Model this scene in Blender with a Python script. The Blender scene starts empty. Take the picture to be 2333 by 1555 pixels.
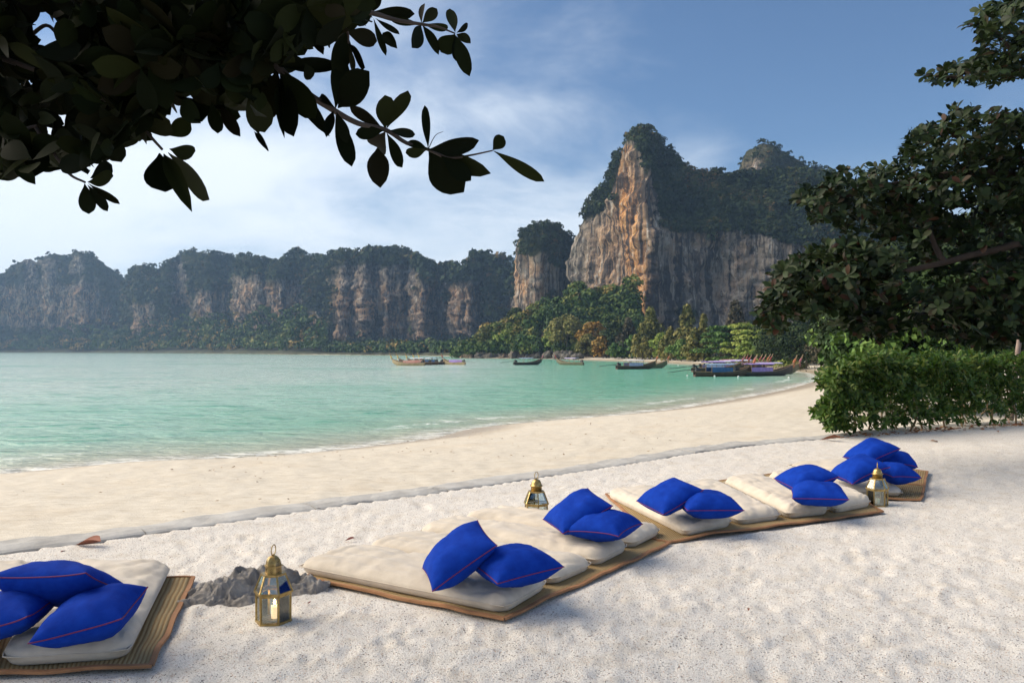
import bpy, math, random
import numpy as np
from mathutils import Vector, Matrix, Euler

random.seed(5)
rng = np.random.default_rng(11)
scene = bpy.context.scene
C = scene.collection
R = math.radians

# ---------------------------------------------------------------- camera
# level camera 1.65 m above the terrace, looking along +Y; the frame is the
# photograph's 2333 x 1555 pixels
FPX, CX, HZ, CAMZ = 1850.0, 1166.5, 798.0, 1.65
SEA = -2.0
cam = bpy.data.cameras.new('camera')
camo = bpy.data.objects.new('camera', cam)
C.objects.link(camo)
camo.location = (0, 0, CAMZ)
camo.rotation_euler = (R(90), 0, 0)
cam.sensor_width = 36.0
cam.lens = FPX / 2333.0 * 36.0
cam.shift_y = (HZ - 777.5) / 2333.0
cam.clip_start = 0.05
cam.clip_end = 9000
scene.camera = camo

# ---------------------------------------------------------------- sky and sun
SUN_AZ, SUN_EL = -80.0, 36.0
world = bpy.data.worlds.new('World')
scene.world = world
world.use_nodes = True
wn, wl = world.node_tree.nodes, world.node_tree.links
bg = wn['Background']
bg.inputs[1].default_value = 0.053
sky = wn.new('ShaderNodeTexSky')
sky.sky_type = 'NISHITA'
sky.sun_disc = False
sky.sun_elevation = R(SUN_EL)
sky.sun_rotation = R(SUN_AZ)
sky.air_density = 1.3
sky.dust_density = 0.5
sky.altitude = 2000
sky.ozone_density = 5.5
tc = wn.new('ShaderNodeTexCoord')
sep = wn.new('ShaderNodeSeparateXYZ')
wl.new(tc.outputs['Generated'], sep.inputs[0])


def wmath(op, a, b=None, clamp=False):
    n = wn.new('ShaderNodeMath')
    n.operation = op
    n.use_clamp = clamp
    for i, v in enumerate((a, b)):
        if v is None:
            continue
        if isinstance(v, (int, float)):
            n.inputs[i].default_value = v
        else:
            wl.new(v, n.inputs[i])
    return n.outputs[0]


# clouds on a flat layer: direction divided by its height
den = wmath('ADD', wmath('MAXIMUM', sep.outputs[2], 0.0), 0.22)
comb = wn.new('ShaderNodeCombineXYZ')
wl.new(wmath('DIVIDE', sep.outputs[0], den), comb.inputs[0])
wl.new(wmath('DIVIDE', sep.outputs[1], den), comb.inputs[1])
comb.inputs[2].default_value = 3.7


def wnoise(scale, detail, rough, off, dist=0.0):
    m = wn.new('ShaderNodeMapping')
    m.inputs['Location'].default_value = off
    wl.new(comb.outputs[0], m.inputs[0])
    n = wn.new('ShaderNodeTexNoise')
    n.inputs['Scale'].default_value = scale
    n.inputs['Detail'].default_value = detail
    n.inputs['Roughness'].default_value = rough
    n.inputs['Distortion'].default_value = dist
    wl.new(m.outputs[0], n.inputs[0])
    return n.outputs[0]


def wramp(v, a, b):
    n = wn.new('ShaderNodeMapRange')
    n.interpolation_type = 'SMOOTHSTEP'
    n.inputs[1].default_value = a
    n.inputs[2].default_value = b
    wl.new(v, n.inputs[0])
    return n.outputs[0]


big = wnoise(0.28, 3.0, 0.45, (-2.415, -7.948, 0.0))
fine = wnoise(1.7, 9.0, 0.6, (4.1, 2.2, 0.0), 0.3)
veil = wramp(wmath('ADD', big, wmath('MULTIPLY', wmath('SUBTRACT', fine, 0.5), 0.36)), 0.44, 0.66)
puff = wmath('MULTIPLY', wramp(fine, 0.52, 0.66), wramp(sep.outputs[2], 0.30, 0.06))
cover = wmath('MAXIMUM', wmath('MULTIPLY', veil, 0.92), wmath('MULTIPLY', puff, 0.7), True)
hazy = wmath('MULTIPLY', wramp(sep.outputs[2], 0.24, 0.0), 0.78)
cover = wmath('MAXIMUM', cover, hazy, True)
mix = wn.new('ShaderNodeMix')
mix.data_type = 'RGBA'
wl.new(cover, mix.inputs[0])
wl.new(sky.outputs[0], mix.inputs[6])
mix.inputs[7].default_value = (9.2, 9.8, 10.4, 1)
wl.new(mix.outputs[2], bg.inputs[0])

sun = bpy.data.lights.new('sun', 'SUN')
sun.energy = 2.9
sun.angle = R(60)
sun.color = (1.0, 0.87, 0.68)
suno = bpy.data.objects.new('sun', sun)
C.objects.link(suno)
sdir = Vector((math.sin(R(SUN_AZ)) * math.cos(R(SUN_EL)), math.cos(R(SUN_AZ)) * math.cos(R(SUN_EL)), math.sin(R(SUN_EL))))
suno.rotation_euler = sdir.to_track_quat('Z', 'Y').to_euler()
suno.location = (-30, 10, 40)

vs = scene.view_settings
vs.view_transform = 'Standard'
vs.look = 'None'
vs.exposure = 1.16
vs.gamma = 1.0
vs.use_curve_mapping = False
scene.cycles.use_denoising = True
scene.cycles.max_bounces = 8
scene.cycles.diffuse_bounces = 3
scene.cycles.transparent_max_bounces = 16
scene.cycles.volume_bounces = 0

# ---------------------------------------------------------------- helpers
def P(x, y, Y):
    """photo pixel at depth Y -> world point"""
    return Vector(((x - CX) * Y / FPX, Y, CAMZ - (y - HZ) * Y / FPX))


def G(x, y, z=0.0):
    """photo pixel on the level plane z -> world point"""
    return P(x, y, FPX * (CAMZ - z) / (y - HZ))


def perlin(p, seed=0):
    p = np.asarray(p, float)
    i = np.floor(p).astype(np.int64)
    f = p - i
    u = f * f * f * (f * (f * 6 - 15) + 10)

    def g(dx, dy, dz):
        h = (i[..., 0] + dx) * 374761393 + (i[..., 1] + dy) * 668265263 + (i[..., 2] + dz) * 2147483647 + seed * 1274126177
        h = (h ^ (h >> 13)) * 1274126177
        h = (h ^ (h >> 16)) & 0x7fffffff
        a = (h % 1024) / 1024.0 * 2 * np.pi
        z = ((h >> 10) % 1024) / 512.0 - 1
        r = np.sqrt(np.maximum(0, 1 - z * z))
        return r * np.cos(a) * (f[..., 0] - dx) + r * np.sin(a) * (f[..., 1] - dy) + z * (f[..., 2] - dz)
    x0 = g(0, 0, 0) * (1 - u[..., 0]) + g(1, 0, 0) * u[..., 0]
    x1 = g(0, 1, 0) * (1 - u[..., 0]) + g(1, 1, 0) * u[..., 0]
    x2 = g(0, 0, 1) * (1 - u[..., 0]) + g(1, 0, 1) * u[..., 0]
    x3 = g(0, 1, 1) * (1 - u[..., 0]) + g(1, 1, 1) * u[..., 0]
    y0 = x0 * (1 - u[..., 1]) + x1 * u[..., 1]
    y1 = x2 * (1 - u[..., 1]) + x3 * u[..., 1]
    return (y0 * (1 - u[..., 2]) + y1 * u[..., 2]) * 1.4


def fbm(p, octv=4, seed=0, gain=0.5):
    p = np.asarray(p, float)
    s, a, t = 0.0, 1.0, 0.0
    for k in range(octv):
        s = s + a * perlin(p * 2.03 ** k, seed + k * 17)
        t += a
        a *= gain
    return s / t


def new_obj(name, data, parent=None, label=None, cat=None, group=None, kind=None, inv=False):
    o = bpy.data.objects.new(name, data)
    C.objects.link(o)
    if parent is not None:
        o.parent = parent
        if inv:
            o.matrix_parent_inverse = Matrix.Translation(-Vector(parent.location))
    tag(o, label, cat, group, kind)
    return o


def tag(o, label=None, cat=None, group=None, kind=None):
    for k, v in (('label', label), ('category', cat), ('group', group), ('kind', kind)):
        if v:
            o[k] = v
    return o


def empty(name, loc, label, cat, group=None, rot=(0, 0, 0)):
    o = new_obj(name, None, None, label, cat, group)
    o.location = loc
    o.rotation_euler = rot
    o.empty_display_size = 0.2
    return o


def copy_tree(o, parent=None):
    c = o.copy()
    C.objects.link(c)
    c.parent = parent
    for ch in list(o.children):
        copy_tree(ch, c)
    return c


def mesh_np(name, V, F, mat=None, smooth=False, attrs=None, fattrs=None):
    """mesh from numpy arrays; F is (M,3) or (M,4)"""
    V = np.asarray(V, np.float32).reshape(-1, 3)
    F = np.asarray(F, np.int32)
    k = F.shape[1]
    me = bpy.data.meshes.new(name)
    me.vertices.add(len(V))
    me.vertices.foreach_set('co', V.ravel())
    me.loops.add(F.size)
    me.loops.foreach_set('vertex_index', F.ravel())
    me.polygons.add(len(F))
    me.polygons.foreach_set('loop_start', np.arange(0, F.size, k, dtype=np.int32))
    me.polygons.foreach_set('loop_total', np.full(len(F), k, dtype=np.int32))
    if smooth:
        me.polygons.foreach_set('use_smooth', np.ones(len(F), bool))
    for nm, a in (attrs or {}).items():
        me.attributes.new(nm, 'FLOAT', 'POINT').data.foreach_set('value', np.asarray(a, np.float32).ravel())
    for nm, a in (fattrs or {}).items():
        me.attributes.new(nm, 'FLOAT', 'FACE').data.foreach_set('value', np.asarray(a, np.float32).ravel())
    me.update(calc_edges=True)
    me.validate()
    if mat:
        me.materials.append(mat)
    return me


def grid_faces(nr, nc, wrap=False):
    i = np.arange(nr - 1)[:, None]
    j = np.arange(nc if wrap else nc - 1)[None, :]
    j2 = (j + 1) % nc
    return np.stack([i * nc + j, i * nc + j2, (i + 1) * nc + j2, (i + 1) * nc + j], -1).reshape(-1, 4)


class MB:
    """collects polygons of one part"""
    def __init__(self):
        self.v, self.f = [], []

    def add(self, V, F):
        n = len(self.v)
        self.v += [tuple(p) for p in V]
        self.f += [tuple(i + n for i in f) for f in F]
        return self

    def box(self, c, s, rot=None, taper=1.0):
        x, y, z = s[0] / 2, s[1] / 2, s[2] / 2
        V = [Vector((sx * x * (taper if sz > 0 else 1), sy * y * (taper if sz > 0 else 1), sz * z)) for sz in (-1, 1) for sy in (-1, 1) for sx in (-1, 1)]
        M = (rot.to_matrix() if rot is not None else Matrix.Identity(3))
        V = [M @ p + Vector(c) for p in V]
        return self.add(V, [(0, 2, 3, 1), (4, 5, 7, 6), (0, 1, 5, 4), (2, 6, 7, 3), (0, 4, 6, 2), (1, 3, 7, 5)])

    def bar(self, a, b, w, h=None, up=(0, 0, 1)):
        a, b = Vector(a), Vector(b)
        h = h or w
        d = (b - a).normalized()
        s = d.cross(Vector(up))
        if s.length < 1e-4:
            s = d.cross(Vector((1, 0, 0)))
        s.normalize()
        u = s.cross(d)
        V = [p + s * (i * w / 2) + u * (j * h / 2) for p in (a, b) for j in (-1, 1) for i in (-1, 1)]
        return self.add(V, [(0, 2, 3, 1), (4, 5, 7, 6), (0, 1, 5, 4), (2, 6, 7, 3), (0, 4, 6, 2), (1, 3, 7, 5)])

    def tube(self, pts, rad, n=6, cap=True, closed=False):
        V, F = tube(pts, rad, n, cap, closed)
        return self.add(V, F)

    def lathe(self, prof, n=12, rot=0.0):
        V, F = [], []
        for r, z in prof:
            for k in range(n):
                a = rot + 2 * math.pi * k / n
                V.append((r * math.cos(a), r * math.sin(a), z))
        for i in range(len(prof) - 1):
            for k in range(n):
                k2 = (k + 1) % n
                F.append((i * n + k, i * n + k2, (i + 1) * n + k2, (i + 1) * n + k))
        F.append(tuple(range(n))[::-1])
        F.append(tuple((len(prof) - 1) * n + k for k in range(n)))
        return self.add(V, F)

    def mesh(self, name, mat, smooth=False):
        me = bpy.data.meshes.new(name)
        me.from_pydata(self.v, [], self.f)
        me.update()
        if smooth:
            me.polygons.foreach_set('use_smooth', [True] * len(me.polygons))
        me.materials.append(mat)
        return me

    def build(self, name, mat, parent=None, smooth=False, inv=False, **kw):
        return new_obj(name, self.mesh(name, mat, smooth), parent, inv=inv, **kw)


def tube(pts, rad, n=6, cap=True, closed=False):
    pts = [Vector(p) for p in pts]
    m = len(pts)
    if not hasattr(rad, '__len__'):
        rad = [rad] * m
    V, F = [], []
    prev = None
    for i, p in enumerate(pts):
        if closed:
            d = pts[(i + 1) % m] - pts[i - 1]
        else:
            d = pts[min(i + 1, m - 1)] - pts[max(i - 1, 0)]
        d.normalize()
        if prev is None:
            s = d.cross(Vector((0, 0, 1)))
            if s.length < 1e-3:
                s = d.cross(Vector((1, 0, 0)))
        else:
            s = prev - d * prev.dot(d)
        s.normalize()
        prev = s
        u = d.cross(s)
        for k in range(n):
            a = 2 * math.pi * k / n
            V.append(p + (s * math.cos(a) + u * math.sin(a)) * rad[i])
    for i in range(m if closed else m - 1):
        i2 = (i + 1) % m
        for k in range(n):
            k2 = (k + 1) % n
            F.append((i * n + k, i * n + k2, i2 * n + k2, i2 * n + k))
    if cap and not closed:
        F.append(tuple(range(n))[::-1])
        F.append(tuple((m - 1) * n + k for k in range(n)))
    return V, F


def smooth_path(pts, n):
    """Catmull-Rom through points, n samples per span"""
    p = [Vector(q) for q in pts]
    p = [p[0] * 2 - p[1]] + p + [p[-1] * 2 - p[-2]]
    out = []
    for i in range(1, len(p) - 2):
        for k in range(n):
            t = k / n
            a, b, c, d = p[i - 1], p[i], p[i + 1], p[i + 2]
            out.append(0.5 * ((2 * b) + (c - a) * t + (2 * a - 5 * b + 4 * c - d) * t * t + (3 * b - a - 3 * c + d) * t ** 3))
    out.append(p[-2])
    return out


# ---------------------------------------------------------------- materials
class Mat:
    """small node-graph builder round a Principled BSDF"""
    def __init__(self, name):
        self.m = bpy.data.materials.new(name)
        self.m.use_nodes = True
        self.n, self.l = self.m.node_tree.nodes, self.m.node_tree.links
        self.b = self.n['Principled BSDF']
        self.out = self.n['Material Output']

    def setv(self, sock, v):
        if isinstance(v, (int, float)):
            sock.default_value = v
        elif isinstance(v, tuple):
            sock.default_value = v if len(v) == len(sock.default_value) else (*v, 1)
        else:
            self.l.new(v, sock)

    def p(self, **kw):
        for k, v in kw.items():
            self.setv(self.b.inputs[{'col': 'Base Color', 'rough': 'Roughness', 'metal': 'Metallic', 'spec': 'Specular IOR Level', 'normal': 'Normal',
                                     'trans': 'Transmission Weight', 'sheen': 'Sheen Weight', 'sub': 'Subsurface Weight', 'alpha': 'Alpha', 'ior': 'IOR',
                                     'emit': 'Emission Color', 'estr': 'Emission Strength'}[k]], v)
        return self

    def coord(self, which='Object', scale=(1, 1, 1), rot=(0, 0, 0), loc=(0, 0, 0)):
        t = self.n.new('ShaderNodeTexCoord')
        m = self.n.new('ShaderNodeMapping')
        m.inputs['Scale'].default_value = scale
        m.inputs['Rotation'].default_value = rot
        m.inputs['Location'].default_value = loc
        self.l.new(t.outputs[which], m.inputs[0])
        return m.outputs[0]

    def noise(self, co, scale, detail=4, rough=0.55, dist=0.0):
        n = self.n.new('ShaderNodeTexNoise')
        self.l.new(co, n.inputs[0])
        n.inputs['Scale'].default_value = scale
        n.inputs['Detail'].default_value = detail
        n.inputs['Roughness'].default_value = rough
        n.inputs['Distortion'].default_value = dist
        return n.outputs[0]

    def voro(self, co, scale, feature='F1', out='Distance', rand=1.0):
        n = self.n.new('ShaderNodeTexVoronoi')
        n.feature = feature
        self.l.new(co, n.inputs['Vector'])
        n.inputs['Scale'].default_value = scale
        n.inputs['Randomness'].default_value = rand
        return n.outputs[out]

    def wave(self, co, scale, dist=0.0, axis='X', detail=2):
        n = self.n.new('ShaderNodeTexWave')
        n.bands_direction = axis
        self.l.new(co, n.inputs[0])
        n.inputs['Scale'].default_value = scale
        n.inputs['Distortion'].default_value = dist
        n.inputs['Detail'].default_value = detail
        return n.outputs[1]

    def attr(self, name):
        n = self.n.new('ShaderNodeAttribute')
        n.attribute_name = name
        return n.outputs['Fac']

    def rand(self):
        return self.n.new('ShaderNodeObjectInfo').outputs['Random']

    def math(self, op, a, b=0.0, clamp=False):
        n = self.n.new('ShaderNodeMath')
        n.operation = op
        n.use_clamp = clamp
        self.setv(n.inputs[0], a)
        self.setv(n.inputs[1], b)
        return n.outputs[0]

    def rng(self, v, a, b, c=0.0, d=1.0, smooth=True):
        n = self.n.new('ShaderNodeMapRange')
        if smooth:
            n.interpolation_type = 'SMOOTHSTEP'
        self.setv(n.inputs[0], v)
        for i, x in enumerate((a, b, c, d)):
            n.inputs[i + 1].default_value = x
        return n.outputs[0]

    def ramp(self, v, stops):
        n = self.n.new('ShaderNodeValToRGB')
        self.setv(n.inputs[0], v)
        e = n.color_ramp.elements
        while len(e) < len(stops):
            e.new(0.5)
        for i, (pos, c) in enumerate(stops):
            e[i].position = pos
            e[i].color = (*c, 1)
        return n.outputs[0]

    def mix(self, f, a, b, mode='MIX'):
        n = self.n.new('ShaderNodeMix')
        n.data_type = 'RGBA'
        n.blend_type = mode
        self.setv(n.inputs[0], f)
        self.setv(n.inputs[6], a)
        self.setv(n.inputs[7], b)
        return n.outputs[2]

    def bump(self, h, strength, dist, normal=None):
        n = self.n.new('ShaderNodeBump')
        n.inputs['Strength'].default_value = strength
        n.inputs['Distance'].default_value = dist
        self.l.new(h, n.inputs['Height'])
        if normal is not None:
            self.l.new(normal, n.inputs['Normal'])
        return n.outputs[0]

    def geo(self, which):
        return self.n.new('ShaderNodeNewGeometry').outputs[which]

    def node(self, kind):
        return self.n.new(kind)

    def shade_mix(self, fac, a, b):
        n = self.n.new('ShaderNodeMixShader')
        self.setv(n.inputs[0], fac)
        self.l.new(a, n.inputs[1])
        self.l.new(b, n.inputs[2])
        return n.outputs[0]

    def surface(self, s):
        self.l.new(s, self.out.inputs[0])
        return self


def simple(name, col, rough=0.6, vary=0.25, scale=6.0, bump=0.0, **kw):
    """plain colour with mottling"""
    m = Mat(name)
    co = m.coord()
    n = m.noise(co, scale, 5)
    a = tuple(c * (1 - vary) for c in col)
    b = tuple(min(1, c * (1 + vary)) for c in col)
    m.p(col=m.ramp(n, [(0.3, a), (0.7, b)]), rough=rough, **kw)
    if bump:
        m.p(normal=m.bump(n, 0.6, bump))
    return m.m


def leaf_mat(name, stops, rough=0.5, trans=0.0, spec=0.35):
    """leaf colour by per-leaf tint, optional light through the blade"""
    m = Mat(name)
    t = m.math('FRACT', m.math('ADD', m.attr('tint'), m.rand()))
    col = m.ramp(t, stops)
    m.p(col=col, rough=rough, spec=spec)
    if trans:
        tr = m.node('ShaderNodeBsdfTranslucent')
        m.l.new(m.mix(1.0, col, (0.9, 1.0, 0.45, 1), 'MULTIPLY'), tr.inputs[0])
        m.surface(m.shade_mix(trans, m.b.outputs[0], tr.outputs[0]))
    return m.m


# ---------------------------------------------------------------- leaves
def leaf_geo(w=0.45, n=6, fold=0.10, droop=0.18, widest=0.62, tip=1.0):
    """leaf of unit length along +X, blade facing +Z, two strips either side of the midrib"""
    V, F = [], []
    for i in range(n + 1):
        t = i / n
        if t < widest:
            wd = math.sin(t / widest * math.pi / 2) ** 1.25
        else:
            wd = max(0.0, 1 - ((t - widest) / (1 - widest)) ** 2.2 * tip) ** 0.62
        wd = max(wd, 0.03) * w / 2
        z = -droop * t * t
        V += [(t, -wd, z + fold * wd * 2), (t, 0, z), (t, wd, z + fold * wd * 2)]
    for i in range(n):
        a = i * 3
        F += [(a, a + 3, a + 4, a + 1), (a + 1, a + 4, a + 5, a + 2)]
    return np.array(V), np.array(F)


def frames(direction, normal):
    """(N,3) leaf directions and rough normals -> (N,3,3) rotation matrices (columns x,y,z)"""
    x = direction / np.linalg.norm(direction, axis=1, keepdims=True)
    y = np.cross(normal, x)
    ln = np.linalg.norm(y, axis=1, keepdims=True)
    y = np.where(ln < 1e-4, np.array([0, 1.0, 0]), y / np.maximum(ln, 1e-4))
    z = np.cross(x, y)
    return np.stack([x, y, z], -1)


def bulk(name, leaf, Rm, pos, scl, mat, tint, smooth=True):
    LV, LF = leaf
    N, k = len(pos), len(LV)
    V = np.einsum('nij,kj->nki', Rm, LV) * scl[:, None, None] + pos[:, None, :]
    F = (np.arange(N)[:, None, None] * k + LF[None]).reshape(-1, LF.shape[1])
    return mesh_np(name, V.reshape(-1, 3), F, mat, smooth, fattrs={'tint': np.repeat(tint, len(LF))})


def rosettes(centres, axes, n=8, spread=(35, 95), size=(0.12, 0.2)):
    """leaves whorled round twig tips: directions, normals, positions, sizes"""
    D, Nn, Po, S = [], [], [], []
    for c, a in zip(centres, axes):
        a = Vector(a).normalized()
        s = a.orthogonal().normalized()
        u = a.cross(s)
        k = max(3, int(n + rng.integers(-2, 3)))
        ph = rng.random() * 6.28
        for i in range(k):
            an = ph + i * 2.4 + rng.normal() * 0.25
            th = R(rng.uniform(*spread))
            rad = s * math.cos(an) + u * math.sin(an)
            d = a * math.cos(th) + rad * math.sin(th)
            d.z -= 0.12
            D.append(d)
            Nn.append(a * math.sin(th) - rad * math.cos(th) + Vector(rng.normal(size=3) * 0.18))
            Po.append(Vector(c) + a * (rng.random() - 0.7) * 0.05)
            S.append(rng.uniform(*size))
    return np.array(D), np.array(Nn), np.array(Po), np.array(S)


def puff_mesh(name, cen, rad, k, size, mat, seed=0, zmin=-0.35, stretch=1.0, tints=None, tvar=0.18, up=0.0):
    """clumps of small leaf faces spread through the shell of many ellipsoids"""
    g = np.random.default_rng(seed)
    cen, rad = np.asarray(cen, float), np.asarray(rad, float)
    N = len(cen)
    if rad.ndim == 1:
        rad = np.stack([rad, rad, rad * 0.85], -1)
    d = g.normal(size=(N, k, 3))
    d /= np.linalg.norm(d, axis=2, keepdims=True)
    d[..., 2] = np.where(d[..., 2] < zmin, -d[..., 2], d[..., 2])
    lump = 0.62 + 0.38 * g.random((N, k, 1)) ** 0.6
    pos = cen[:, None, :] + d * lump * rad[:, None, :]
    nrm = d + g.normal(size=(N, k, 3)) * 0.55
    nrm[..., 2] += up
    nrm /= np.linalg.norm(nrm, axis=2, keepdims=True)
    ax = np.cross(nrm, g.normal(size=(N, k, 3)))
    ax /= np.maximum(np.linalg.norm(ax, axis=2, keepdims=True), 1e-4)
    ay = np.cross(nrm, ax)
    if stretch != 1.0:
        ay = ay + np.array([0, 0, stretch - 1.0])
    s = np.broadcast_to(np.asarray(size, float).reshape(-1, 1, 1), (N, 1, 1)) * g.uniform(0.6, 1.35, (N, k, 1))
    V = np.stack([pos - ax * s, pos - ay * s * 0.75 + nrm * s * 0.2, pos + ax * s, pos + ay * s * 0.75], 2).reshape(-1, 3)
    F = np.arange(N * k * 4).reshape(-1, 4)
    bt = (tints if tints is not None else g.random(N) * 0.7 + 0.1)
    t = np.clip(np.repeat(bt, k) + g.normal(size=N * k) * tvar, 0.0, 0.99)
    return mesh_np(name, V, F, mat, False, fattrs={'tint': t})


def poly_points(poly, n, seed):
    """random points inside a picture polygon"""
    g = np.random.default_rng(seed)
    poly = np.array(poly, float)
    lo, hi = poly.min(0), poly.max(0)
    out = np.zeros((0, 2))
    while len(out) < n:
        q = lo + (hi - lo) * g.random((n * 3, 2))
        out = np.vstack([out, q[inside(q, poly)]])
    return out[:n]


def inside(q, poly):
    x, y = q[:, 0], q[:, 1]
    c = np.zeros(len(q), bool)
    n = len(poly)
    for i in range(n):
        x1, y1 = poly[i]
        x2, y2 = poly[(i + 1) % n]
        if y1 == y2:
            continue
        c ^= ((y1 > y) != (y2 > y)) & (x < (x2 - x1) * (y - y1) / (y2 - y1) + x1)
    return c


def seg_dist(q, pts, closed=False):
    best = np.full(len(q), 1e18)
    n = len(pts)
    for i in range(n if closed else n - 1):
        a, b = pts[i], pts[(i + 1) % n]
        ab = b - a
        t = np.clip(((q - a) @ ab) / max(ab @ ab, 1e-9), 0, 1)
        d = q - a - t[:, None] * ab
        best = np.minimum(best, (d * d).sum(1))
    return np.sqrt(best)
# ================================================================ ground, beach and sea
shore_px = [(0, 1080), (300, 1053), (600, 1040), (857, 1014), (1000, 995), (1100, 972), (1374, 949), (1580, 925), (1786, 888), (1854, 868), (1866, 862), (1862, 857),
            (1846, 850), (1817, 846), (1780, 842), (1700, 836), (1550, 828), (1476, 824.5), (1373, 821), (1313, 819), (1250, 817), (1180, 816.5), (1100, 816), (1080, 815.5),
            (1055, 812), (950, 810), (800, 808.5), (669, 807.5), (550, 806), (360, 804.2), (200, 803.5), (0, 803), (-300, 803)]
shore = [G(x, y, SEA) for x, y in shore_px]
shore = smooth_path(shore, 4)
SHORE = np.array([(p.x, p.y) for p in shore])
WATER = np.vstack([[(-40, 9), (-130, -45), (-4200, -300)][::-1], SHORE, [(-1500, 1420), (-2600, 1900), (-4200, 2200)]])


def shore_d(q):
    """signed distance from the waterline, land positive"""
    q = np.asarray(q, float)
    d = seg_dist(q, np.vstack([WATER[1:3], SHORE]))
    return np.where(inside(q, WATER), -d, d)


def land_z(q):
    q = np.asarray(q, float)
    d = shore_d(q)
    cap = np.interp(q[:, 1], [35, 130, 230, 330], [1.72, 1.3, 1.05, 0.9])
    up = cap * (1 - np.exp(-np.maximum(d, 0) * 0.145 / cap))
    dn = np.where(d < 0, -5.0 * (1 - np.exp(d * 0.045)), 0)
    return SEA + up + dn


def lz(x, y):
    return float(land_z(np.array([[x, y]]))[0])


kerb_px = [(0, 1265), (137, 1254), (363, 1218), (652, 1173), (800, 1153), (1100, 1111), (1306, 1080), (1477, 1052), (1614, 1029), (1750, 1013), (1889, 1001)]
kerb_w = [G(x, y) for x, y in kerb_px]
kd0 = (kerb_w[0] - kerb_w[2]).normalized()
kd1 = (kerb_w[-1] - kerb_w[-3]).normalized()
kerb_w = [kerb_w[0] + kd0 * 14, kerb_w[0] + kd0 * 5] + kerb_w + [kerb_w[-1] + kd1 * 4, kerb_w[-1] + kd1 * 12 + Vector((4, 0, 0))]
kw = np.array([(p.x, p.y) for p in kerb_w])
ks = np.concatenate([[0], np.cumsum(np.linalg.norm(np.diff(kw, axis=0), axis=1))])
kt = np.arange(0, ks[-1], 0.28)
KB = np.column_stack([np.interp(kt, ks, kw[:, 0]), np.interp(kt, ks, kw[:, 1])])
for _ in range(6):
    KB[1:-1] = KB[1:-1] * 0.5 + (KB[:-2] + KB[2:]) * 0.25
KERB = [Vector((a, b, 0.0)) for a, b in KB]
TERRACE = np.vstack([KB, [(60, 30), (60, -40), (-60, -40)]])


def polar(r0, r1, nr, na, half=42.0, back=0):
    r = r0 * (r1 / r0) ** (np.arange(nr) / (nr - 1))
    a = np.radians(np.linspace(-half, half, na))
    if back:
        a = np.concatenate([np.radians(np.linspace(-180, -half, back, endpoint=False)), a, np.radians(np.linspace(half, 180, back)[1:])])
    rr, aa = np.meshgrid(r, a, indexing='ij')
    return np.stack([rr * np.sin(aa), rr * np.cos(aa)], -1), len(r), len(a)


# --- gravel terrace
gm = Mat('coral_gravel')
co = gm.coord()
tone = gm.noise(co, 2.2, 5, 0.6)
grain = gm.noise(co, 85, 3, 0.75)
pit = gm.noise(co, 7.5, 4, 0.55)
cell = gm.voro(co, 150, out='Color')
sepc = gm.node('ShaderNodeSeparateColor')
gm.l.new(cell, sepc.inputs[0])
base = gm.ramp(grain, [(0.28, (0.45, 0.41, 0.36)), (0.42, (0.70, 0.66, 0.60)), (0.55, (0.82, 0.78, 0.72)), (0.8, (0.87, 0.835, 0.785))])
base = gm.mix(gm.rng(gm.noise(co, 4.5, 5, 0.6), 0.48, 0.66, 0.0, 0.5), base, (0.66, 0.59, 0.49, 1))
base = gm.mix(gm.rng(sepc.outputs[0], 0.93, 0.97), base, (0.16, 0.13, 0.12, 1))
base = gm.mix(gm.rng(sepc.outputs[1], 0.94, 0.97, 0, 0.7), base, (0.48, 0.30, 0.20, 1))
gh = gm.math('ADD', gm.math('MULTIPLY', grain, 0.5), gm.math('MULTIPLY', pit, 0.8))
gm.p(col=base, rough=0.95, spec=0.15, normal=gm.bump(gm.voro(co, 110), 0.5, 0.006, gm.bump(gh, 0.8, 0.02)))

XY, nr, na = polar(0.6, 60, 450, 380, 40, 14)
q = XY.reshape(-1, 2)
inn = inside(q, TERRACE)
dk = seg_dist(q, KB)
p3 = np.column_stack([q, np.zeros(len(q))])
dip = fbm(p3 * [3.2, 4.6, 1], 3, 3) * 0.020 + fbm(p3 * 11.0, 2, 9) * 0.013 + fbm(p3 * 0.35, 2, 21) * 0.03
dip -= np.clip(perlin(p3 * [1.5, 2.1, 1] + 7, 31) - 0.25, 0, 1) * 0.05
# scuffs and footprints with pushed-up rims
gd = np.random.default_rng(77)
rr_ = np.hypot(q[:, 0], q[:, 1])
near_i = np.nonzero((rr_ < 13) & (q[:, 1] > 1.2))[0]
qn = q[near_i]
dn_ = np.zeros(len(qn))
for k in range(1100):
    dist = 2.6 + 9.5 * gd.random() ** 1.3
    an = R(gd.uniform(-36, 36))
    c = np.array([dist * math.sin(an), dist * math.cos(an)])
    foot = k % 4 == 0
    lx, ly = ((0.13, 0.06) if foot else (gd.uniform(0.03, 0.09), gd.uniform(0.03, 0.08)))
    th = gd.uniform(0, 3.14)
    sel = np.nonzero((np.abs(qn[:, 0] - c[0]) < 0.3) & (np.abs(qn[:, 1] - c[1]) < 0.3))[0]
    e = qn[sel] - c
    e = ((e[:, 0] * math.cos(th) + e[:, 1] * math.sin(th)) / lx) ** 2 + ((-e[:, 0] * math.sin(th) + e[:, 1] * math.cos(th)) / ly) ** 2
    dn_[sel] += gd.uniform(0.5, 1.0) * (-0.015 * np.exp(-e) + 0.007 * np.exp(-(np.sqrt(e) - 1.6) ** 2 * 4))
dip[near_i] += np.clip(dn_, -0.035, 0.02)
near = np.clip(dk / 0.5, 0, 1)
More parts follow.
